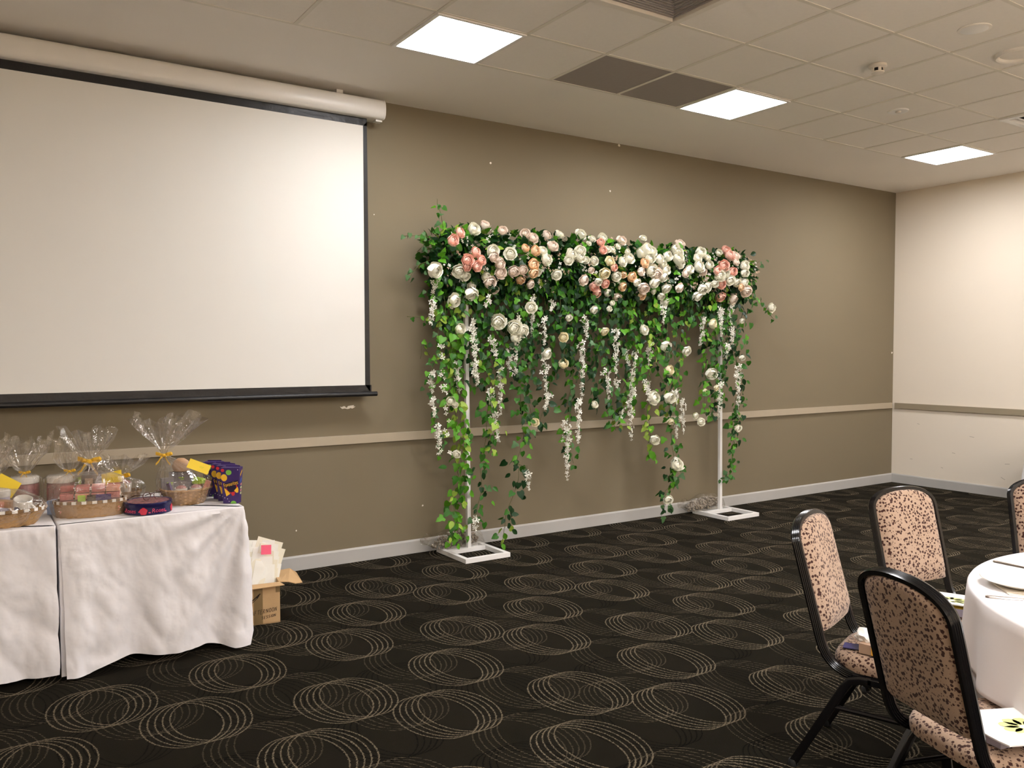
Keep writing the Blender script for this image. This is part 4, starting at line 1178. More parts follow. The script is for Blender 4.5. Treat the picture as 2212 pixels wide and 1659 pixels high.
def cello(rings, tie, flare, seed, n=64, pleat=0.10, zfloor=0.0):
    """rings: (x, y, z, rx, ry); tie: (x, y, z, r); flare: (dx, dy, dz, r) above the tie"""
    rnd = random.Random(seed)
    ph = [rnd.uniform(0, 2 * PI) for _ in range(6)]
    mb = MB()
    vs, fs = [], []
    allr = []
    for i, (x, y, z, a_, b_) in enumerate(rings): allr.append((x, y, z, a_, b_, 0.03 + pleat * 0.35 * i / max(1, len(rings) - 1), 0))
    lx, ly, lz, la, lb = rings[-1]
    for k in range(1, 5):
        t = k / 5
        q = t ** 0.8
        allr.append((lx + (tie[0] - lx) * t, ly + (tie[1] - ly) * t, lz + (tie[2] - lz) * t, la + (tie[3] - la) * q, lb + (tie[3] - lb) * q, pleat * (0.5 + t), 0))
    allr.append((tie[0], tie[1], tie[2], tie[3], tie[3], 0.22, 0))
    m = len(flare)
    for k, (dx, dy, dz, r) in enumerate(flare):
        allr.append((tie[0] + dx, tie[1] + dy, tie[2] + dz, r, r, 0.20, (k + 1) / m))
    for i, (x, y, z, a_, b_, pl, fl) in enumerate(allr):
        for k in range(n):
            a = 2 * PI * k / n
            w_ = 0.55 * math.sin(7 * a + ph[0] + 0.5 * z * 20) + 0.45 * math.sin(12 * a + ph[1]) + 0.5 * math.sin(19 * a + ph[2])
            w_ += 0.8 * noise.noise(Vector((math.cos(a) * 2.2, math.sin(a) * 2.2, z * 14 + seed)))
            w_ += 0.30 * noise.noise(Vector((k * 1.37, i * 2.11, seed * 1.7)))
            s = 1 + pl * w_
            zz = z
            if fl: zz = z + fl * (0.022 * math.sin(3 * a + ph[3]) + 0.018 * math.sin(8 * a + ph[4]) + 0.03 * noise.noise(Vector((math.cos(a) * 3, math.sin(a) * 3, seed)))) * (flare[-1][2] / 0.2)
            else: zz = max(zfloor + 0.0008, z + 0.004 * noise.noise(Vector((k * .7, i * 1.1, seed)))) if i < len(rings) else z
            vs.append((x + a_ * s * math.cos(a), y + b_ * s * math.sin(a), zz))
    M_ = len(allr)
    for i in range(M_ - 1):
        for k in range(n):
            k2 = (k + 1) % n
            fs.append((i * n + k, i * n + k2, (i + 1) * n + k2, (i + 1) * n + k))
    mb.add(vs, fs)
    return mb
def bow(mb, c, rz, s=1.0):
    ca, sa = math.cos(rz), math.sin(rz)
    def W(x, y, z): return (c[0] + (x * ca - y * sa) * s, c[1] + (x * sa + y * ca) * s, c[2] + z * s)
    mb.lathe([(0.008 * s, -0.006 * s), (0.011 * s, 0), (0.008 * s, 0.006 * s)], 10, c)
    for sg in (-1, 1):
        pts = [(0, 0, 0), (sg * 0.018, -0.008, 0.008), (sg * 0.036, -0.006, 0.012), (sg * 0.040, 0.0, 0.006), (sg * 0.022, 0.004, 0.0), (0, 0, 0)]
        tl = [(0, 0, 0), (sg * 0.012, -0.010, -0.012), (sg * 0.022, -0.012, -0.030), (sg * 0.034, -0.014, -0.042)]
        for q in (pts, tl):
            vs, fs = [], []
            for p in q:
                vs.append(W(p[0], p[1] - 0.0, p[2] - 0.005)); vs.append(W(p[0], p[1], p[2] + 0.005))
                vs.append(W(p[0], p[1] + 0.0012, p[2] + 0.005)); vs.append(W(p[0], p[1] + 0.0012, p[2] - 0.005))
            for i in range(len(q) - 1):
                for k in range(4): fs.append((4 * i + k, 4 * i + (k + 1) % 4, 4 * i + 4 + (k + 1) % 4, 4 * i + 4 + k))
            fs += [(3, 2, 1, 0), tuple(4 * (len(q) - 1) + k for k in range(4))]
            mb.add(vs, fs)
    return mb
def tag_card(w_, h_, parent, loc, rot, m=None, txt=True):
    o = MB().box((0, 0, 0), (w_, 0.0015, h_)).build('gift_tag', m or M_YELLOW, parent, loc, rot)
    if txt:
        mk = MB()
        for k in range(4): mk.box((0.006 + k * 0.006, -0.0011, 0.002 + 0.002 * (k % 2)), (0.0045, 0.0006, 0.0012))
        for k in range(3): mk.box((0.008 + k * 0.006, -0.0011, -0.003), (0.0045, 0.0006, 0.0012))
        mk.build('tag_lettering', M_GREEN, o)
    return o
VR = Vector((0.834, -0.552, 0))          # direction along which table things read from left to right
VA = -0.585                              # its angle

# --- big basket with the tall plume, right of the tin
bx, by = 1.014, -1.062
g_ = empty('gift_basket', (bx, by, GT), 0, 'round straw gift basket under a tall cellophane plume beside purple boxes', 'basket')
wicker(0.122, 0.112, 0.078, 0, base=0.80).build('basket', M_WICKER, g_, smooth=0.7)
rim(0.122, 0.112, 0.078, 0.0055).build('rim', M_WICKER, g_, smooth=1.0)
tie = (-0.096, 0.058, 0.262, 0.010)
cello([(0, 0, 0.003, 0.102, 0.094), (0, 0, 0.035, 0.122, 0.112), (0.0, 0, 0.085, 0.140, 0.128), (-0.005, 0.003, 0.135, 0.138, 0.125), (-0.02, 0.012, 0.185, 0.108, 0.10)], tie,
      [(0.0, 0, 0.03, 0.022), (0.002, -0.004, 0.07, 0.060), (0.006, -0.008, 0.12, 0.105), (0.012, -0.012, 0.17, 0.150), (0.02, -0.016, 0.205, 0.170)], 5).build('cellophane', M_FILM, g_)
bow(MB(), (tie[0], tie[1] - 0.010, tie[2]), VA, 1.15).build('ribbon', M_RIBBON, g_)
tag_card(0.115, 0.052, g_, (0.052, -0.098, 0.205), (-0.35, 0.38, VA + 0.15))
def slate_box(dx, dy, rz, lab, dims=(0.125, 0.05, 0.105), z=0.066):
    o = MB().box((0, 0, dims[2] / 2), dims).build('slate_box', M_GREYBOX, None, (bx + dx, by + dy, GT + z), (0, 0, rz), bevel=0.001)
    setp(o, lab, 'box', 'slate grey boxes in the basket')
    lp = MB()
    lp.box((0.012, -dims[1] / 2 - 0.0004, dims[2] * 0.72), (0.03, 0.0008, 0.006)).box((0.016, -dims[1] / 2 - 0.0004, dims[2] * 0.62), (0.016, 0.0008, 0.004))
    lp.build('lime_lettering', M_GREEN, o)
    return o
slate_box(-0.015, 0.028, VA, 'slate grey box standing behind the cups in the round basket', (0.115, 0.045, 0.10))
slate_box(-0.088, 0.020, VA + 0.5, 'slate grey box leaning at the left rim of the round basket', (0.06, 0.04, 0.09), 0.05)
def cup(loc, lab, m=M_PINKPRT, rz=0.0):
    o = empty('paper_cup', loc, rz, lab, 'cup')
    MB().lathe([(0.026, 0), (0.033, 0.058), (0.034, 0.060), (0.0315, 0.058), (0.025, 0.004)], 28, cap=(True, True)).build('cup_body', M_MUG, o, smooth=0.7)
    rg = MB()
    for k in range(14):
        a = -PI / 2 - 0.42 + 0.84 * k / 13
        r = 0.0315
        zz = 0.030 + 0.017 * math.sin(PI * k / 13)
        for dz in (0, -0.006):
            rg.box((r * math.cos(a), r * math.sin(a), zz + dz), (0.0035, 0.0012, 0.003), rz=a + PI / 2)
    rg.build('arched_print', m, o)
    MB().lathe([(0.0305, 0.050), (0.024, 0.066), (0.010, 0.072), (0.0005, 0.073)], 18, cap=(False, False)).build('filling', M_SWEET, o, smooth=1.0)
    return o
cup((bx - 0.030, by - 0.045, GT + 0.030), 'white cup with red arc at the left of the round basket')
cup((bx + 0.045, by - 0.055, GT + 0.030), 'white cup with red arc at the right of the round basket', rz=0.1)
o = MB().lathe([(0.0005, 0), (0.028, 0.004), (0.034, 0.03), (0.026, 0.06), (0.012, 0.074), (0.0005, 0.076)], 20, ex=1.5).build('brown_loaf', M_TAN, None, (bx - 0.012, by + 0.030, GT + 0.167), (0, 0, VA), smooth=1.0)
setp(o, 'brown rounded treat on top of the slate box', 'treat')
o = crumpled(9.1, 0.036, 0.026, 0.022).build('lime_packet', M_GREEN, None, (bx + 0.07, by - 0.01, GT + 0.10), (0, 0, VA))
setp(o, 'lime green packet under the yellow tag of the round basket', 'packet')
for q, (dx, dy, rz, lab) in enumerate(((0.085, -0.045, 0.5, 'salmon snack bar leaning out of the round basket'), (-0.075, -0.055, -0.7, 'purple snack bar at the left rim of the round basket'))):
    o = MB().box((0, 0, 0.04), (0.03, 0.012, 0.08)).build('snack_bar', M_PACK2 if q == 0 else M_PURPLE, None, (bx + dx, by + dy, GT + 0.045), (0.15, 0.35 if q == 0 else -0.3, VA + rz), bevel=0.003)
    setp(o, lab, 'snack')

# --- long basket full of packs in the middle
mx, my, mrz = 0.540, -1.150, -0.18
g_ = empty('gift_basket', (mx, my, GT), mrz, 'long cellophane-wrapped basket stacked with red snack packs', 'basket')
wicker(0.165, 0.092, 0.072, 0, n=72, base=0.93, rows=7).build('basket', M_WICKER, g_, smooth=0.7)
def check_rim(rx, ry, z, parent, n=44):
    mb = MB()
    for k in range(n):
        a = 2 * PI * k / n
        t = math.atan2(ry * math.cos(a), -rx * math.sin(a))
        ln = 2 * PI * math.hypot(rx * math.sin(a), ry * math.cos(a)) / n
        mb.box((rx * math.cos(a), ry * math.sin(a), z), (ln * 0.92, 0.012, 0.014), rz=t, mi=k % 2)
    return mb.build('woven_rim', [M_MUG, M_WICKERD], parent, bevel=0.0)
check_rim(0.165, 0.092, 0.076, g_)
cello([(0, 0, 0.002, 0.158, 0.086), (0, 0, 0.02, 0.172, 0.096), (0, 0, 0.07, 0.185, 0.106), (0, 0, 0.14, 0.178, 0.102), (0, 0.0, 0.19, 0.150, 0.085), (0, 0.0, 0.212, 0.10, 0.05)], (0.02, 0.03, 0.222, 0.010),
      [(0.0, 0, 0.02, 0.025), (0, 0.01, 0.035, 0.05)], 8, pleat=0.06).build('cellophane', M_FILM, g_)
pack_me = MB().box((0, 0, 0), (0.062, 0.046, 0.030)).mesh('wrapper', M_PACK, bevel=0.005)
pack_me2 = MB().box((0, 0, 0), (0.062, 0.046, 0.030)).mesh('wrapper', M_PACK2, bevel=0.005)
seal_me = MB().box((0, 0, 0), (0.005, 0.044, 0.004)).mesh('end_seal', M_MUG)
for i, cxp in enumerate((-0.105, -0.034, 0.037, 0.105)):
    for j, cyp in enumerate((-0.028, 0.028)):
        for k in range(2 * j, 4 if i else 3 + j):
            L_ = Vector((cxp, cyp, 0.035 + k * 0.0335))
            R_ = Matrix.Rotation(mrz, 3, 'Z')
            p = R_ @ L_
            lab = '%s snack pack in the long basket, %s row, %s stack from the left, %s layer' % ('salmon' if (i + k + j) % 3 == 0 else 'red', ('front', 'back')[j], ('first', 'second', 'third', 'fourth')[i], ('lowest', 'second', 'third', 'top')[k])
            o = empty('snack_pack', (mx + p.x, my + p.y, GT + p.z), mrz + random.uniform(-0.1, 0.1), lab, 'snack', 'snack packs in the long basket')
            link('wrapper', pack_me2 if (i + k + j) % 3 == 0 else pack_me, o)
            for s in (-1, 1): link('end_seal', seal_me, o, (s * 0.033, 0, 0))
def on_mid(x, y): 
    p = Matrix.Rotation(mrz, 3, 'Z') @ Vector((x, y, 0))
    return mx + p.x, my + p.y
for x, m, lab, w_ in ((0.062, M_PURPLE, 'purple packet at the front of the long basket', 0.07), (-0.036, M_GREEN, 'lime packet at the front of the long basket', 0.035), (0.008, M_BROWN, 'dark brown packet at the front of the long basket', 0.04)):
    q = on_mid(x, -0.062)
    o = MB().box((0, 0, 0.025), (w_, 0.012, 0.05)).build('sweet_packet', m, None, (q[0], q[1], GT + 0.062), (0.25, 0, mrz), bevel=0.003)
    setp(o, lab, 'packet')

# --- oval basket at the left edge
lx, ly, lrz = 0.135, -1.190, -0.30
g_ = empty('gift_basket', (lx, ly, GT), lrz, 'low oval wrapped basket with a checked rim at the left edge', 'basket')
wicker(0.205, 0.125, 0.075, 0, n=72, base=0.76, rows=7).build('basket', M_WICKER, g_, smooth=0.7)
check_rim(0.205, 0.125, 0.078, g_, 48)
cello([(0, 0, 0.002, 0.150, 0.092), (0, 0, 0.03, 0.182, 0.112), (0, 0, 0.078, 0.212, 0.130), (0, 0, 0.12, 0.190, 0.115), (-0.02, 0, 0.16, 0.13, 0.08)], (-0.05, 0.04, 0.185, 0.010),
      [(0.0, 0, 0.03, 0.03), (0, 0, 0.07, 0.07), (0, 0, 0.10, 0.09)], 21, pleat=0.06).build('cellophane', M_FILM, g_)
def on_left(x, y, z):
    p = Matrix.Rotation(lrz, 3, 'Z') @ Vector((x, y, 0))
    return (lx + p.x, ly + p.y, GT + z)
o = empty('mug', on_left(0.115, -0.02, 0.088), lrz, 'white mug with dark round badge lying in the oval basket', 'mug')
o.rotation_euler = (0.30, 0.22, VA)
MB().lathe([(0.034, 0), (0.040, 0.004), (0.041, 0.090), (0.0385, 0.092), (0.037, 0.086), (0.036, 0.006)], 32).build('cup_body', M_MUG, o, (0, 0, -0.05), smooth=0.7)
hp = [(0, 0.038 + 0.0, 0.018)] + [(0, 0.040 + 0.026 * math.sin(PI * k / 10), 0.018 + 0.052 * k / 10) for k in range(11)]
MB().tube([(y, 0, z - 0.05) for x, y, z in hp], 0.005, 8).build('handle', M_MUG, o, smooth=1.0)
bm_ = MB()
for k in range(1):
    pl = []
    for q in range(20):
        a = 2 * PI * q / 20
        th = -PI / 2 - 0.10 + 0.42 * math.cos(a)
        pl.append((0.0416 * math.cos(th), 0.0416 * math.sin(th), -0.002 + 0.019 * math.sin(a)))
    bm_.add(pl, [tuple(range(20))])
bm_.build('round_badge', M_NAVY, o)
for x, y, z, m, lab, dims in ((-0.03, 0.02, 0.06, M_PACK2, 'salmon packet behind the mug in the oval basket', (0.10, 0.05, 0.05)), (-0.01, 0.055, 0.05, M_TAN, 'tan biscuit packet at the back of the oval basket', (0.12, 0.04, 0.075)),
                              (0.01, -0.055, 0.045, M_LILAC, 'lilac grey packet at the front of the oval basket', (0.10, 0.04, 0.04)), (-0.10, -0.01, 0.06, M_MUG, 'white carton at the left of the oval basket', (0.07, 0.06, 0.07))):
    o = MB().box((0, 0, 0), dims).build('packet', m, None, on_left(x, y, z + 0.025), (0.1, 0.1, lrz + x * 3), bevel=0.008)
    setp(o, lab, 'packet')

# --- dark blue tin and the spectacles on it
tx, ty = 0.797, -1.222
o = empty('sweet_tin', (tx, ty, GT), VA, 'round dark blue sweet tin with red rose print', 'tin')
MB().lathe([(0.112, 0.0), (0.1145, 0.002), (0.1145, 0.047)], 56, cap=(True, True)).build('tin_body', M_TIN, o, smooth=0.6)
MB().lathe([(0.1165, 0.040), (0.1175, 0.042), (0.1175, 0.055), (0.114, 0.060), (0.108, 0.0575), (0.0005, 0.0575)], 56, cap=(False, False)).build('lid', M_TIN, o, smooth=0.6)
MB().lathe([(0.1, 0.0578), (0.0005, 0.0580)], 40, cap=(False, False)).build('lid_print', M_TINLID, o)
def wrap_on(me, R, a0, zc):
    for v in me.vertices:
        x, y, z = v.co
        th = a0 + x / R
        v.co = ((R + z) * math.cos(th), (R + z) * math.sin(th), zc + y)
    me.update()
    return me
for a0 in (-PI / 2 - 0.42, -PI / 2 + 0.86):
    me = text_mesh('lettering', 'Roses', 0.030, M_PINKPRT, 0.0006, 0.15)
    link('lettering', wrap_on(me, 0.1152, a0, 0.021), o)
for a0 in (-PI / 2 + 0.22, -PI / 2 - 1.35, -PI / 2 + 1.7):
    mb = MB()
    for k, (r, s) in enumerate(((0.0185, 0), (0.0145, 0.9), (0.0105, 1.9), (0.0065, 2.9), (0.0032, 3.9))):
        pl = []
        for q in range(15):
            a = 2 * PI * q / 15
            rr = r * (1 + 0.10 * math.sin(5 * a + s * 2))
            pl.append((rr * math.cos(a), rr * math.sin(a), 0.0006 + k * 0.0004))
        mb.add(pl, [tuple(range(15))], k % 2)
    me = mb.mesh('rose_emblem', [M_RED, M_PINKPRT], recalc=False)
    link('rose_emblem', wrap_on(me, 0.1152, a0, 0.021), o)
for a0 in (-PI / 2 + 0.05, -PI / 2 + 0.47, -PI / 2 - 0.75, -PI / 2 - 1.05, -PI / 2 + 1.2):
    pl = [(0.006 * math.cos(2 * PI * q / 8), 0.004 * math.sin(2 * PI * q / 8), 0.0006) for q in range(8)]
    me = MB().add(pl, [tuple(range(8))]).mesh('petal_print', M_PINKPRT, recalc=False)
    link('petal_print', wrap_on(me, 0.1152, a0, 0.012 + 0.018 * random.random()), o)

sp = empty('spectacles', (tx + 0.022, ty - 0.012, GT + 0.060), VA + 0.50, 'dark round-lensed spectacles lying on the blue tin', 'spectacles')
fr = MB()
for s in (-1, 1):
    pts = [(0.031 * s + 0.0215 * math.cos(2 * PI * k / 22), 0.006, 0.0235 + 0.0205 * math.sin(2 * PI * k / 22)) for k in range(22)]
    fr.tube(pts, 0.0021, 6, closed=True)
fr.tube([(-0.010, 0.006, 0.027), (0, 0.004, 0.031), (0.010, 0.006, 0.027)], 0.0018, 6)
fr.build('frame', M_SPEC, sp, smooth=1.0)
for s in (-1, 1):
    MB().tube([(s * 0.052, 0.006, 0.030), (s * 0.056, 0.012, 0.031), (s * 0.052, 0.075, 0.022), (s * 0.046, 0.115, 0.010), (s * 0.044, 0.135, 0.002)], 0.0021, 6).build('temple', M_SPEC, sp, smooth=1.0)
    MB().lathe([(0.0005, 0), (0.0195, 0), (0.0195, 0.0012), (0.0005, 0.0012)], 22, cap=(True, True)).build('lens', M_LENS, sp, (0.031 * s, 0.0066, 0.0235), (PI / 2, 0, 0))
sp.rotation_euler = (0, 0, 0.42)

# --- purple cartons
def carton(x, y, rz, lab, full):
    o = empty('chocolate_box', (x, y, GT), rz, lab, 'box', 'purple chocolate boxes')
    W0, W1, D0, D1, HH = 0.082, 0.104, 0.046, 0.056, 0.196
    def fx(u, v): return ((u - 0.5) * (W0 + (W1 - W0) * v), -(D0 + (D1 - D0) * v) / 2 - 0.0006, v * HH)
    vs = [(-W0 / 2, -D0 / 2, 0), (W0 / 2, -D0 / 2, 0), (W0 / 2, D0 / 2, 0), (-W0 / 2, D0 / 2, 0), (-W1 / 2, -D1 / 2, HH), (W1 / 2, -D1 / 2, HH), (W1 / 2, D1 / 2, HH), (-W1 / 2, D1 / 2, HH)]
    MB().add(vs, [(3, 2, 1, 0), (4, 5, 6, 7), (0, 1, 5, 4), (1, 2, 6, 5), (2, 3, 7, 6), (3, 0, 4, 7)]).build('carton', M_PURPLE, o, bevel=0.0012)
    MB().box((0, D1 / 2 - 0.005, HH + 0.003), (W1 * 0.75, 0.004, 0.007)).build('top_flap', M_PURPLE, o)
    def blob_(pts, m, nm, lift=0.0):
        mb = MB()
        mb.add([(lambda q: (q[0], q[1] - lift, q[2]))(fx(u, v)) for u, v in pts], [tuple(range(len(pts)))])
        mb.build(nm, m, o, recalc=False)
    def circ(u, v, r, n=18, sq=1.0): return [(u + r * math.cos(2 * PI * k / n), v + r * sq * 0.5 * math.sin(2 * PI * k / n)) for k in range(n)]
    blob_(circ(0.16, 0.72, 0.17, sq=1.15), M_YELP, 'balloon_print', 0.0001)
    blob_(circ(0.10, 0.925, 0.09), M_RED, 'balloon_print')
    blob_(circ(0.42, 0.865, 0.155, sq=0.95), M_GREENP, 'balloon_print', 0.0002)
    blob_(circ(0.58, 0.44, 0.33, 22, 0.95), M_RED, 'ring_print', 0.0001)
    blob_(circ(0.57, 0.44, 0.29, 22, 0.92), M_PURPLED, 'ring_print', 0.0002)
    blob_([(0.12, 0.45), (0.24, 0.20), (0.48, 0.27), (0.38, 0.33)], M_YELP, 'pennant_print', 0.0003)
    blob_([(0.72, 0.36), (0.92, 0.47), (0.98, 0.40), (0.97, 0.31), (0.86, 0.30)], M_YELP, 'pennant_print', 0.0003)
    blob_(circ(0.66, 0.27, 0.11), M_RED, 'balloon_print', 0.0003)
    blob_([(0.68 + 0.19 * math.cos(PI * k / 10), 0.002 + 0.075 * math.sin(PI * k / 10)) for k in range(11)], M_GREENP, 'balloon_print', 0.0001)
    for u, v in ((0.13, 0.16), (0.30, 0.13), (0.90, 0.94), (0.4, 0.06)): blob_(circ(u, v, 0.025, 8), M_MUG, 'spark_print')
    # yellow slanted word on a dark swash
    blob_([(0.13, 0.56), (0.11, 0.42), (0.92, 0.53), (0.94, 0.66)], M_PURPLED, 'word_shadow', 0.0004)
    me = text_mesh('lettering', 'Favourites', 0.0270, M_YELP, 0.0004)
    ca, sa = math.cos(0.24), math.sin(0.24)
    for v in me.vertices:
        x_, y_ = v.co.x * 0.72, v.co.y * 1.15
        p = fx(0.525 + (x_ * ca - y_ * sa) / 0.095, 0.545 + (x_ * sa + y_ * ca) / HH)
        v.co = (p[0], p[1] - 0.0010 - v.co.z, p[2])
    link('lettering', me, o)
    me = text_mesh('lettering', 'Favourites', 0.010, M_YELP, 0.0003)
    # side panel prints
    sd = MB()
    def sx_(u, v): return ((W0 + (W1 - W0) * v) / 2 + 0.0008, (u - 0.5) * D0, v * HH)
    def sadd(pts, mi): sd.add([sx_(u, v) for u, v in pts], [tuple(range(len(pts)))], mi)
    sadd([(0.15, 0.80), (0.78, 0.93), (0.85, 0.87), (0.25, 0.74)], 0)
    sadd([(0.15, 0.62), (0.55, 0.70), (0.9, 0.68), (0.4, 0.55)], 1)
    for k, v in enumerate((0.53, 0.44, 0.36, 0.28)):
        sadd([(0.35, v), (0.75, v + 0.03), (0.9, v), (0.8, v - 0.045), (0.45, v - 0.035)], 2 + k % 2)
    sd.build('side_print', [M_YELP, M_BLUEP, M_PACK2, M_PALEGREEN], o, recalc=False)
    return o
brz = -0.58
for (x, y), lab in (((1.228, -1.222), 'purple chocolate box at the front of the row'), ((1.226, -1.128), 'purple chocolate box second from the front of the row'),
                    ((1.220, -1.050), 'purple chocolate box third from the front of the row'), ((1.200, -0.940), 'purple chocolate box at the back of the row beside the basket')):
    carton(x - 0.002, y + 0.012, brz, lab, True)

# --- wrapped jars at the back left
def jar(x, y, lab, s=1.0, ribdx=0.0, seed=1, flr=0.10, h=0.150):
    o = empty('sweet_jar', (x, y, GT), 0, lab, 'jar', 'cellophane wrapped jars')
    MB().lathe([(0.060, 0.0), (0.068, 0.006), (0.068, h - 0.045), (0.060, h - 0.035)], 32).build('jar_body', M_SWEET, o, smooth=0.7)
    MB().lathe([(0.064, h - 0.036), (0.068, h - 0.033), (0.068, h - 0.004), (0.062, h)], 32).build('lid', M_MUG, o, smooth=0.7)
    cello([(0, 0, 0.002, 0.068, 0.068), (0, 0, 0.01, 0.080, 0.080), (0, 0, 0.06, 0.083, 0.083), (0, 0, h - 0.01, 0.080, 0.080), (0, 0, h + 0.006, 0.06, 0.06)], (ribdx, -0.01, h + 0.022, 0.012),
          [(0, 0, 0.025, 0.042), (0, 0, 0.07, 0.070), (0.01, 0, 0.125, flr), (0.01, 0, 0.175, flr * 1.05)], seed, pleat=0.05).build('cellophane', M_FILM, o)
    bow(MB(), (ribdx, -0.022, h + 0.022), VA, 0.8).build('ribbon', M_RIBBON, o)
    return o
jar(0.277, -0.700, 'wrapped jar of pink sweets nearest the left edge', seed=12, flr=0.11, h=0.160)
jar(0.440, -0.800, 'wrapped jar of pink sweets left of the brown bottle', seed=17, ribdx=0.04, flr=0.07, h=0.165)

# --- wrapped brown bottle
o = empty('wrapped_bottle', (0.585, -0.830, GT), VA, 'dark brown bottle with tan label in flaring cellophane', 'bottle')
MB().lathe([(0.045, 0), (0.050, 0.004), (0.050, 0.15), (0.042, 0.178), (0.024, 0.196), (0.022, 0.212), (0.024, 0.214), (0.020, 0.218)], 32).build('bottle_body', M_BROWN, o, smooth=0.7)
lb = MB()
lb.grid(10, 1, lambda u, v: (0.0508 * math.cos(-PI / 2 + 0.15 + 0.8 * (u - 0.5)), 0.0508 * math.sin(-PI / 2 + 0.15 + 0.8 * (u - 0.5)), 0.115 + 0.06 * v * (1 if True else 0) * 0.55))
lb.build('label_band', M_TAN, o, smooth=True)
cello([(0, 0, 0.002, 0.075, 0.07), (0, 0, 0.02, 0.10, 0.09), (0, 0, 0.10, 0.115, 0.10), (0, 0, 0.17, 0.10, 0.09)], (0.0, -0.01, 0.238, 0.012),
      [(0, 0, 0.02, 0.03), (-0.006, 0.004, 0.06, 0.068), (-0.014, 0.01, 0.11, 0.100), (-0.024, 0.016, 0.16, 0.122)], 31).build('cellophane', M_FILM, o)
bow(MB(), (0.0, -0.022, 0.236), 0, 1.6).build('ribbon', M_RIBBON, o)
o = MB().box((0, 0, 0.07), (0.05, 0.03, 0.14)).build('lime_carton', M_GREEN, None, (0.512, -0.745, GT), (0, 0, VA), bevel=0.002)
setp(o, 'lime green carton beside the brown bottle', 'box')

# --- small wrapped basket behind with yellow card, and the white cup next to it
o = empty('gift_basket', (0.735, -0.870, GT), 0, 'small dark wicker basket in bunched cellophane behind the tin', 'basket')
wicker(0.085, 0.075, 0.06, 0, n=44, base=0.85, rows=6).build('basket', M_WICKERD, o, smooth=0.7)
rim(0.085, 0.075, 0.06, 0.005).build('rim', M_WICKERD, o, smooth=1.0)
cello([(0, 0, 0.002, 0.075, 0.066), (0, 0, 0.03, 0.098, 0.088), (0, 0, 0.09, 0.105, 0.095), (0, 0, 0.12, 0.08, 0.07)], (-0.01, -0.02, 0.150, 0.012),
      [(0.004, 0, 0.025, 0.045), (0.012, 0, 0.06, 0.085), (0.02, 0, 0.10, 0.115)], 44).build('cellophane', M_FILM, o)
bow(MB(), (-0.01, -0.036, 0.150), VA - 0.3, 1.3).build('ribbon', M_RIBBON, o)
tag_card(0.105, 0.065, o, (-0.065, -0.055, 0.148), (-0.35, -0.22, VA + 0.1), txt=False)
cup((0.742, -0.885, GT + 0.052), 'plain white cup in the small dark wicker basket', M_MUG)
# --- pale blue box, white pot and yellow card at the left
o = MB().box((0, 0, 0.035), (0.075, 0.06, 0.07)).build('blue_box', M_BLUEBOX, None, (0.402, -1.025, GT), (0, 0, VA), bevel=0.002)
setp(o, 'pale blue box between the oval and the long basket', 'box')
o = empty('cream_pot', (0.158, -0.985, GT), 0, 'white lidded pot behind the oval basket at the left edge', 'pot')
MB().lathe([(0.036, 0), (0.04, 0.004), (0.04, 0.105), (0.032, 0.116)], 28).build('pot_body', M_LILAC, o, smooth=0.7)
MB().lathe([(0.041, 0.105), (0.043, 0.108), (0.043, 0.135), (0.036, 0.142), (0.0005, 0.143)], 28).build('lid', M_MUG, o, smooth=0.7)
o = empty('gift_basket', (0.125, -0.800, GT), 0, 'wrapped basket with a big yellow card cut by the left edge', 'basket')
wicker(0.085, 0.075, 0.07, 0, n=44, base=0.85, rows=6).build('basket', M_WICKERD, o, smooth=0.7)
cello([(0, 0, 0.002, 0.075, 0.066), (0, 0, 0.03, 0.10, 0.088), (0, 0, 0.12, 0.110, 0.095), (0, 0, 0.16, 0.08, 0.07)], (-0.03, 0, 0.20, 0.012),
      [(0, 0, 0.025, 0.045), (0, 0, 0.07, 0.085), (0, 0, 0.12, 0.115)], 52).build('cellophane', M_FILM, o)
tag_card(0.125, 0.085, o, (0.055, -0.105, 0.150), (-0.35, 0.5, VA + 0.1), txt=False)

# ------------------------------------------------------------------ cardboard box of papers beside the table
cbx, cby, crz = 1.4465, -0.927, -0.157
BW, BD, BH = 0.205, 0.262, 0.236
o = empty('cardboard_box', (cbx, cby, 0), crz, 'open cardboard box with handwriting beside the gift table', 'box')
mb = MB()
mb.box((0, 0, 0.003), (BW, BD, 0.005))
for s in (-1, 1):
    mb.box((s * (BW / 2 - 0.002), 0, BH / 2), (0.004, BD, BH))
    mb.box((0, s * (BD / 2 - 0.002), BH / 2), (BW - 0.008, 0.004, BH))
mb.build('carton', M_CARD, o)
def flap(pts, th=0.004):
    n = len(pts)
    return MB().add([p for p in pts] + [(p[0], p[1], p[2] - th) for p in pts], [tuple(range(n)), tuple(range(2 * n - 1, n - 1, -1))] + [(k, (k + 1) % n, n + (k + 1) % n, n + k) for k in range(n)])
flap([(-BW / 2, -BD / 2, BH), (BW / 2, -BD / 2, BH), (BW / 2 + 0.018, -BD / 2 - 0.055, BH - 0.004), (-BW / 2, -BD / 2 - 0.055, BH - 0.010)]).build('flap', M_CARD, o)
flap([(BW / 2, -BD / 2 + 0.01, BH), (BW / 2 + 0.05, -BD / 2 + 0.012, BH - 0.006), (BW / 2 + 0.088, -BD / 2 - 0.004, BH - 0.016), (BW / 2 + 0.135, -BD / 2 + 0.03, BH - 0.024), (BW / 2 + 0.125, BD / 2 - 0.09, BH + 0.002), (BW / 2 + 0.10, BD / 2 - 0.01, BH + 0.010), (BW / 2, BD / 2, BH)]).build('flap', M_CARD, o)
fy = -BD / 2 - 0.0006
MB().box((-0.020, fy, BH / 2), (0.050, 0.001, BH - 0.002)).build('tape_strip', M_TAPE, o)
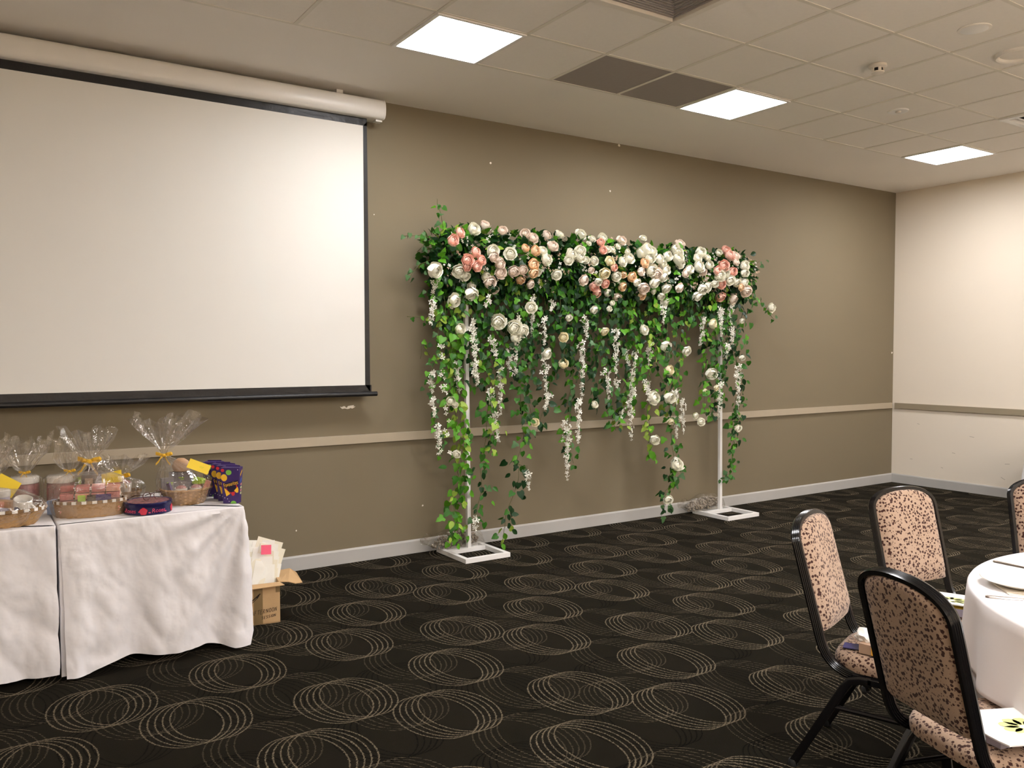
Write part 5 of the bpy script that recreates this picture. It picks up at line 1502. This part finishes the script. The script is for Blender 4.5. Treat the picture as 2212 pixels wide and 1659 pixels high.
MB().box((BW / 2 - 0.012, fy, BH - 0.030), (0.024, 0.001, 0.056)).build('tape_strip', M_TAPE, o)
STROKES = {'A': [[(0, 0), (.35, 1), (.7, 0)], [(.15, .4), (.6, .45)]], 'F': [[(0, 0), (.05, 1), (.6, 1.05)], [(.03, .5), (.45, .55)]], 'T': [[(0, .95), (.8, 1.05)], [(.4, 1), (.35, 0)]],
           'E': [[(.6, 1), (.05, .95), (0, 0), (.6, .05)], [(.03, .5), (.5, .55)]], 'R': [[(0, 0), (.05, 1), (.5, .9), (.5, .6), (.05, .5), (.6, 0)]], 'N': [[(0, 0), (.05, .95), (.55, .05), (.6, 1)]],
           'O': [[(.35, 1), (.05, .75), (.05, .25), (.35, 0), (.65, .25), (.65, .75), (.35, 1)]], 'S': [[(.6, .9), (.3, 1), (.05, .75), (.5, .45), (.5, .12), (.2, 0), (0, .12)]], 'I': [[(.2, 1), (.2, 0)]]}
def handwriting(txt, x0, z0, w_, h_, parent, slope=0.0, th=0.0011, skew=0.12):
    mb = MB()
    x = x0
    for i, ch in enumerate(txt):
        for st in STROKES[ch]:
            pts = [(x + (p[0] + skew * p[1]) * w_, fy - 0.0014, z0 + (x + p[0] * w_ - x0) * slope + p[1] * h_) for p in st]
            for a, b in zip(pts[:-1], pts[1:]):
                d = Vector(b) - Vector(a)
                l = d.length
                if l < 1e-6: continue
                nx_, nz_ = -d.z / l * th, d.x / l * th
                mb.add([(a[0] + nx_, a[1], a[2] + nz_), (a[0] - nx_, a[1], a[2] - nz_), (b[0] - nx_, b[1], b[2] - nz_), (b[0] + nx_, b[1], b[2] + nz_)], [(0, 1, 2, 3)])
        x += w_ * (0.55 if ch == 'I' else 0.98)
    return mb.build('handwriting', M_INK, parent, recalc=False)
handwriting('AFTERNOON', -0.058, 0.056, 0.0165, 0.024, o, 0.10)
handwriting('SESSION', -0.002, 0.029, 0.0128, 0.016, o, 0.13)
ar = MB()
for p, q, th in (((-0.09, 0.115), (-0.012, 0.176), 0.0022), ((-0.085, 0.104), (-0.02, 0.160), 0.0016), ((-0.06, 0.138), (-0.008, 0.180), 0.0030), ((-0.03, 0.158), (-0.016, 0.172), 0.0050)):
    d = (Vector((q[0] - p[0], 0, q[1] - p[1]))).normalized()
    ar.add([(p[0] - d.z * th, fy - 0.0014, p[1] + d.x * th), (p[0] + d.z * th, fy - 0.0014, p[1] - d.x * th), (q[0] + d.z * th, fy - 0.0014, q[1] - d.x * th), (q[0] - d.z * th, fy - 0.0014, q[1] + d.x * th)], [(0, 1, 2, 3)])
ar.build('ink_arrow', M_INK, o, recalc=False)

# papers fanned out of the box
rnd = random.Random(3)
ORD = ('first', 'second', 'third', 'fourth', 'fifth', 'sixth', 'seventh', 'eighth', 'ninth', 'tenth', 'eleventh', 'twelfth', 'thirteenth', 'fourteenth')
for k in range(14):
    t = k / 13
    w_, h_ = 0.165, 0.24
    zt = 0.285 + 0.175 * t ** 0.85
    tilt = 1.20 + 0.12 * t
    lp = Vector((rnd.uniform(-0.008, 0.010), -BD / 2 + 0.045 + 0.095 * t, zt - 0.232))
    p = Matrix.Rotation(crz, 3, 'Z') @ lp
    mb = sheet(w_, h_, 0.010, 5, 0.0014, k + 20, 0.004)
    for i, v in enumerate(mb.v): mb.v[i] = (v[0] * 0.92, v[1] + h_ / 2, v[2])
    ob = mb.build('paper_sheet', M_PAPERC if k % 3 == 1 else M_PAPER, None, (cbx + p.x, cby + p.y, p.z), (tilt, (0.06, 0.30, 0.16, 0.42, 0.24, 0.10, 0.36)[k % 7] * (0.5 + 0.5 * t), crz), smooth=0.5)
    setp(ob, '%s paper sheet, %s from the front in the cardboard box' % ('cream' if k % 3 == 1 else 'white', ORD[k]), 'paper', 'paper sheets in the cardboard box')
ob = MB().box((0, 0, 0), (0.058, 0.002, 0.055)).build('pink_card', M_PINKP, None, (cbx + 0.042, cby - 0.020, 0.405), (-0.25, 0.06, crz))
setp(ob, 'bright pink card tucked between the white papers', 'card')
ob = MB().box((0, 0, 0), (0.06, 0.002, 0.15)).build('clear_sleeve', M_LILAC, None, (cbx + 0.085, cby + 0.045, 0.315), (-0.15, -0.06, crz))
setp(ob, 'pale lilac folder at the right side of the papers', 'folder')
# ================================================================== flower arch
AX, AY = 4.73, -0.205
arch = empty('flower_arch', (AX, AY, 0), 0, 'white wedding arch draped with roses, ivy and hanging white blossom', 'flower arch')
AO = Vector((AX, AY, 0))
for px, x0, x1 in ((3.312, 3.095, 3.490), (6.148, 5.905, 6.330)):
    MB().box((px - 0.012 - AX, 0, 1.16), (0.030, 0.030, 2.28), mat=Euler((0, -0.010, 0)).to_matrix()).build('post', M_WHITE, arch, bevel=0.002)
    y0, y1 = -0.530, -0.075
    f = MB()
    f.box(((x0 + x1) / 2 - AX, y0 + 0.018 - AY, 0.018), (x1 - x0, 0.036, 0.034))
    f.box(((x0 + x1) / 2 - AX, y1 - 0.018 - AY, 0.018), (x1 - x0, 0.036, 0.034))
    f.box(((x0 + x1) / 2 - AX, 0, 0.018), (x1 - x0 - 0.07, 0.036, 0.034))
    for xx in (x0 + 0.018, x1 - 0.018):
        f.box((xx - AX, (y0 + y1) / 2 - AY, 0.018), (0.036, y1 - y0 - 0.072, 0.034))
    f.build('base_frame', M_WHITE, arch, bevel=0.002)
MB().box((0, 0.02, 2.24), (2.86, 0.030, 0.030)).build('crossbar', M_WHITE, arch)

# --- roses
def rose_mesh(seed, m, openness):
    rnd = random.Random(seed)
    mb = MB()
    layers = [(3, 0.42, 1.25), (4, 0.60, 1.05), (5, 0.80, 0.85 - 0.2 * openness), (6, 1.0, 0.60 - 0.55 * openness)]
    a_off = rnd.uniform(0, 6)
    for li, (n, rho, etop) in enumerate(layers):
        for k in range(n):
            a0 = a_off + li * 0.9 + 2 * PI * k / n + rnd.uniform(-0.15, 0.15)
            spread = PI / n * 1.35
            rr = rho * rnd.uniform(0.95, 1.06)
            et = etop + rnd.uniform(-0.12, 0.12)
            def fn(u, v):
                uu = 2 * u - 1
                el = -1.25 + (et + 1.25) * v
                el -= 0.22 * abs(uu) ** 2.5 * v
                az = a0 + uu * spread * (0.55 + 0.45 * math.sin(min(1.0, v * 1.25) * PI / 2))
                r = rr * (1 + 0.10 * uu * (1 if li % 2 else -1) + 0.06 * v * v + (0.14 * v ** 6 if li > 1 else 0))
                return (r * math.cos(el) * math.cos(az), r * math.cos(el) * math.sin(az), r * math.sin(el) * 0.92)
            mb.grid(4, 4, fn)
    mb.lathe([(0.0005, 0.45), (0.18, 0.40), (0.30, 0.15), (0.25, -0.3)], 8, cap=(False, False))
    return mb.mesh('rose', m, smooth=1.0, recalc=False)
ROSE_ME = {k: [rose_mesh(s + 10 * i, M_ROSE[k], o_) for s, o_ in ((1, 0.1), (2, 0.6), (3, 1.0))] for i, k in enumerate('PWBOC')}
def frame_to(n, roll):
    n = n.normalized()
    q = Vector((0, 0, 1)).rotation_difference(n)
    return (q @ Quaternion((0, 0, 1), roll)).to_euler()
rnd = random.Random(77)
RCN = {'P': 'salmon pink rose', 'W': 'ivory rose', 'B': 'pale blush rose', 'O': 'peach rose', 'C': 'cream rose'}
for x, y, z, r, k in ROSES:
    zc = 2.29
    n = Vector((rnd.uniform(-0.45, 0.25), -1.0, (z - zc) * 3.2 if z > 2.0 else rnd.uniform(-0.6, 0.4)))
    n += Vector((rnd.uniform(-0.3, 0.3), 0, rnd.uniform(-0.3, 0.3)))
    o = link('rose', rnd.choice(ROSE_ME[k]), arch, (x - AX, y - AY - (0.05 if z < 2.02 else 0.0), z), frame_to(n, rnd.uniform(0, 6)))
    s = r * 1.02
    o.scale = (s, s, s)
    if k in 'POC': o['label'] = RCN[k]

# --- leaves
def leaf_geo(kind):
    if kind == 'heart': rim_ = [(0.06, 0.02), (0.30, -0.06), (0.46, 0.14), (0.44, 0.42), (0.24, 0.74)]
    elif kind == 'ivy': rim_ = [(0.10, -0.04), (0.34, -0.04), (0.52, 0.22), (0.30, 0.38), (0.26, 0.66)]
    else: rim_ = [(0.05, 0.04), (0.20, 0.14), (0.31, 0.38), (0.27, 0.62), (0.13, 0.86)]
    mid = [(0, 0.0), (0, 0.12), (0, 0.32), (0, 0.55), (0, 0.80)]
    vs = [(0, y, -0.02 - 0.22 * y * y) for _, y in mid] + [(0, 1.0, -0.26)]
    nm = len(vs)
    for s in (1, -1):
        vs += [(s * x, y, 0.16 * x - 0.20 * y * y + 0.02) for x, y in rim_]
    fs = []
    for q, s in ((nm, 1), (nm + 5, -1)):
        for k in range(4):
            f = (k, q + k, q + k + 1, k + 1)
            fs.append(f if s > 0 else f[::-1])
        f = (4, q + 4, 5)
        fs.append(f if s > 0 else f[::-1])
    return vs, fs
LG = {k: leaf_geo(k) for k in ('heart', 'ivy', 'oval')}
LMATS = ['bright', 'mid', 'dark', 'lime', 'grey']
LEAF_ME = {(k, m): MB().add(*LG[k]).mesh('leaf', M_LEAF[m], smooth=True, recalc=False) for k in LG for m in LMATS}
leaves = []      # (pos, matrix3, scale, shape, material, vine index)
def leaf_rot(down, face):
    """local y along the leaf, local z its upper face"""
    yv = down.normalized()
    zv = (face - yv * face.dot(yv)).normalized()
    xv = yv.cross(zv)
    return Matrix((xv, yv, zv)).transposed()
def rand_leaf(p, size, shapes, mats, vine, down=None, spread=0.6, front=1.0):
    d = Vector((rnd.gauss(0, spread), rnd.gauss(-0.25 * front, 0.35), -1 + rnd.gauss(0, 0.45))) if down is None else down
    f = Vector((rnd.gauss(-0.1, 0.45), -1.0, rnd.gauss(0.55, 0.4)))
    leaves.append((Vector(p), leaf_rot(d, f), size, rnd.choice(shapes), rnd.choice(mats), vine))

KIND = {'ivy': (['ivy', 'heart'], ['mid', 'grey', 'bright', 'grey'], 0.034, 0.046, 0.024, 0.030),
        'bright': (['heart', 'oval', 'ivy'], ['bright', 'bright', 'mid', 'lime'], 0.044, 0.070, 0.020, 0.042),
        'mid': (['heart', 'oval', 'ivy'], ['mid', 'mid', 'bright', 'dark', 'grey'], 0.042, 0.066, 0.019, 0.042),
        'dark': (['oval', 'heart'], ['dark', 'dark', 'mid'], 0.046, 0.074, 0.023, 0.040),
        'chain': (['heart', 'oval'], ['mid', 'bright', 'mid', 'grey'], 0.040, 0.052, 0.012, 0.026),
        'thin': (['ivy', 'oval'], ['bright', 'lime', 'mid'], 0.034, 0.044, 0.050, 0.020)}
vines = []
for vi, (kd, vy, pts) in enumerate(VINES):
    P = []
    ph = rnd.uniform(0, 6)
    for (x0, z0), (x1, z1) in zip(pts[:-1], pts[1:]):
        m = max(2, int(math.hypot(x1 - x0, z1 - z0) / 0.03))
        for k in range(m):
            t = k / m
            P.append(Vector((x0 + (x1 - x0) * t + 0.010 * math.sin(len(P) * 0.55 + ph), vy + 0.012 * math.sin(len(P) * 0.4 + ph * 2), z0 + (z1 - z0) * t)))
    P.append(Vector((pts[-1][0], vy, pts[-1][1])))
    vo = MB().tube([p - AO for p in P], 0.0022, 4).build('vine', M_STEM, arch, smooth=True)
    vines.append(vo)
    shapes, mats, s0, s1, step, spr = KIND[kd]
    acc = 0.0
    for a, b in zip(P[:-1], P[1:]):
        acc += (b - a).length
        while acc > step:
            acc -= step
            off = Vector((rnd.gauss(0, spr * 0.8), rnd.gauss(-0.01, spr * 0.7), rnd.gauss(0, 0.015)))
            base = a.lerp(b, rnd.random())
            down = Vector((off.x * 14 + rnd.gauss(0, 0.45), off.y * 10, -0.75 + rnd.gauss(0, 0.4)))
            if a.z < b.z: down.z *= 0.3
            p = base + off
            p.y = min(p.y, -0.06)
            rand_leaf(p, rnd.uniform(s0, s1), shapes, mats, vi, down)
# garland round the crossbar: dense leaves
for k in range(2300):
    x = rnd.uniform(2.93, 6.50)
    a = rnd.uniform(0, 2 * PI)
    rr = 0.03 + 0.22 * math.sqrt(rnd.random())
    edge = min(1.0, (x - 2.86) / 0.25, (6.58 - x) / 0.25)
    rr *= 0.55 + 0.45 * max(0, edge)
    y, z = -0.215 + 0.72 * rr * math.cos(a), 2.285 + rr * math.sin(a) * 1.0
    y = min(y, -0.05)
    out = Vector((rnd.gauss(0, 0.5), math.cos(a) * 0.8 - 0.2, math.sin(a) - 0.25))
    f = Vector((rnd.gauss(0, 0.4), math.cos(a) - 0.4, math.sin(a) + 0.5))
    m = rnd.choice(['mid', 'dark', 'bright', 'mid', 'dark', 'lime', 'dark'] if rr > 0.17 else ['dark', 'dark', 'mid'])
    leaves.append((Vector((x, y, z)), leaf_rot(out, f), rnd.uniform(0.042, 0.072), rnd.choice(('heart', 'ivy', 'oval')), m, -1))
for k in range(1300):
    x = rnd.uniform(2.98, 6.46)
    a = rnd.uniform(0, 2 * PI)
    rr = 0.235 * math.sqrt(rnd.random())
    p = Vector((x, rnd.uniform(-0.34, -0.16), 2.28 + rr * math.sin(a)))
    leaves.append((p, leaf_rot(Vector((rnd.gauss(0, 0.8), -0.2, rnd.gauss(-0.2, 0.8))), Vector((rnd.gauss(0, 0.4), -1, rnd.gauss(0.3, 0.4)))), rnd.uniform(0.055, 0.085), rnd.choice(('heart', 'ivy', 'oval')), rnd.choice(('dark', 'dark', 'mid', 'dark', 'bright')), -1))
# curtain below the garland
def gap(x, z):
    return (5.50 < x < 5.86 and z < 1.86) or (x < 3.02 and z < 1.75 and rnd.random() < 0.6)
n_c = 0
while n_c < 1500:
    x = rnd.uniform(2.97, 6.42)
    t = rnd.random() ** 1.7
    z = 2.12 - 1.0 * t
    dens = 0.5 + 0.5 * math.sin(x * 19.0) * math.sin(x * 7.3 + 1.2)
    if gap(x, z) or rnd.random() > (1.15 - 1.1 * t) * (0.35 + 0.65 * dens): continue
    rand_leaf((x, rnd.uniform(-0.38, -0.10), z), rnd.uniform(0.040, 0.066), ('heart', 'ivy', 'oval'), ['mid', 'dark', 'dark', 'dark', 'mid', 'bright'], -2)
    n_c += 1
order = sorted((i for i in range(len(leaves)) if leaves[i][5] >= 0), key=lambda i: -leaves[i][2])
own = set(order[:300])
fol = MB()
for i, (p, R, s, sh, mt, vi) in enumerate(leaves):
    if i in own:
        o = link('leaf', LEAF_ME[(sh, mt)], vines[vi], p - AO, R.to_euler())
        o.scale = (s, s, s)
    else:
        vs, fs = LG[sh]
        fol.add([(p - AO) + R @ (Vector(v) * s) for v in vs], fs, LMATS.index(mt))
o = fol.build('foliage', [M_LEAF[m] for m in LMATS], arch, smooth=True, recalc=False)
o['kind'] = 'stuff'

# --- hanging white blossom strands
def blossom(mb, p, s, R):
    for k in range(4):
        a = k * PI / 2
        ca, sa = math.cos(a), math.sin(a)
        pl = []
        for x, y, z in ((0, 0, 0), (0.55, 0.30, 0.30), (1.0, 0.0, 0.15), (0.55, -0.30, 0.30)):
            pl.append(Vector(p) + R @ Vector(((x * ca - y * sa) * s, (x * sa + y * ca) * s, z * s)))
        mb.add(pl, [(0, 1, 2, 3)])
for x0, z0, x1, z1, y in WISTERIA:
    L_ = math.hypot(x1 - x0, z1 - z0)
    mb = MB()
    n = max(6, int(L_ / 0.0085))
    for k in range(n):
        t = k / n
        wd = (0.030 if L_ > 0.14 else 0.022) * (1 - 0.72 * t)
        p = Vector((x0 + (x1 - x0) * t + rnd.gauss(0, wd * 0.55), y + rnd.gauss(0, wd * 0.55), z0 + (z1 - z0) * t + rnd.gauss(0, 0.006))) - AO
        f = Vector((rnd.gauss(0, 0.7), -1, rnd.gauss(-0.1, 0.6))).normalized()
        blossom(mb, p, rnd.uniform(0.020, 0.029) * (1 - 0.45 * t), Vector((0, 0, 1)).rotation_difference(f).to_matrix())
    mb.tube([Vector((x0, y, z0 + 0.05)) - AO, Vector(((x0 + x1) / 2, y, (z0 + z1) / 2)) - AO, Vector((x1, y, z1)) - AO], 0.0014, 4, 1)
    mb.build('blossom_strand', [M_WIST, M_STEM], arch, recalc=False)

# --- tiny filler blossoms between the roses and loose white flowers on the ivy
mb = MB()
for k in range(210):
    x = rnd.uniform(3.02, 6.42)
    a = rnd.uniform(-PI * 0.95, PI * 0.45)
    z = 2.285 + 0.22 * math.sin(a) * rnd.uniform(0.5, 1.1)
    y = -0.22 - 0.22 * max(0.15, math.cos((z - 2.285) / 0.27 * PI / 2)) * rnd.uniform(0.85, 1.05)
    f = Vector((rnd.gauss(0, 0.5), -1, rnd.gauss(0.3, 0.5))).normalized()
    R = Vector((0, 0, 1)).rotation_difference(f).to_matrix()
    mt = 0 if rnd.random() < 0.6 else 1
    for q in range(3):
        b0 = len(mb.f)
        blossom(mb, Vector((x, y, z)) + Vector((rnd.gauss(0, 0.018), rnd.gauss(0, 0.008), rnd.gauss(0, 0.018))) - AO, rnd.uniform(0.010, 0.016), R)
        for i in range(b0, len(mb.f)): mb.m[i] = mt
for k in range(26):
    t = rnd.random()
    x, z = 2.985 + 0.07 * t + rnd.gauss(0, 0.012), 1.62 - 0.85 * t
    blossom(mb, Vector((x, -0.36, z)) - AO, 0.020, Vector((0, 0, 1)).rotation_difference(Vector((rnd.gauss(0, .5), -1, rnd.gauss(0, .4))).normalized()).to_matrix())
o = mb.build('filler_blossom', [M_WIST, M_BLUSH], arch, recalc=False)
o['kind'] = 'stuff'

# --- clear bags of pebbles weighing the feet down
def pebble_bag(x, y, sx, sy, sz, rz, seed, lab):
    o = empty('pebble_bag', (x, y, 0.036), rz, lab, 'bag')
    r_ = random.Random(seed)
    mb = MB()
    bm = bmesh.new()
    bmesh.ops.create_icosphere(bm, subdivisions=1, radius=1.0)
    bv = [v.co.copy() for v in bm.verts]; bf = [tuple(v.index for v in f.verts) for f in bm.faces]
    bm.free()
    n = 0
    while n < 260:
        p = Vector((r_.uniform(-1, 1), r_.uniform(-1, 1), r_.uniform(0, 1)))
        if p.x ** 2 + p.y ** 2 + (p.z * 1.1) ** 2 > 0.86: continue
        s = Vector((r_.uniform(0.010, 0.019), r_.uniform(0.009, 0.016), r_.uniform(0.007, 0.012)))
        c = Vector((p.x * sx * 0.92, p.y * sy * 0.92, 0.010 + p.z * sz * 0.85))
        R = Euler((r_.uniform(0, 3), r_.uniform(0, 3), r_.uniform(0, 3))).to_matrix()
        mb.add([c + R @ Vector((v.x * s.x, v.y * s.y, v.z * s.z)) for v in bv], bf)
        n += 1
    p_ = mb.build('pebbles', M_PEBBLE, o, smooth=True, recalc=False)
    p_['kind'] = 'stuff'
    fm = MB()
    bm = bmesh.new()
    bmesh.ops.create_icosphere(bm, subdivisions=4, radius=1.0)
    vs = []
    for v in bm.verts:
        d = 1 + 0.10 * noise.noise(v.co * 2.5 + Vector((seed, 0, 0))) + 0.05 * noise.noise(v.co * 7 + Vector((seed, 0, 0)))
        q = Vector((v.co.x * sx * d, v.co.y * sy * d, max(0.0, v.co.z) * sz * d + 0.001))
        tuft = max(0.0, -v.co.x - 0.72) / 0.28
        q.z += tuft * 0.075 * (1 + 0.8 * noise.noise(v.co * 9))
        q.x -= tuft * 0.05
        q.y *= 1 + 0.6 * tuft
        vs.append(q)
    fm.add(vs, [tuple(v.index for v in f.verts) for f in bm.faces])
    bm.free()
    fm.build('film', M_BAGFILM, o)
    return o
pebble_bag(3.255, -0.104, 0.27, 0.078, 0.150, 0.05, 5, 'clear bag of grey pebbles on the left foot of the arch')
pebble_bag(6.035, -0.104, 0.30, 0.078, 0.150, 0.05, 9, 'clear bag of grey pebbles on the right foot of the arch')
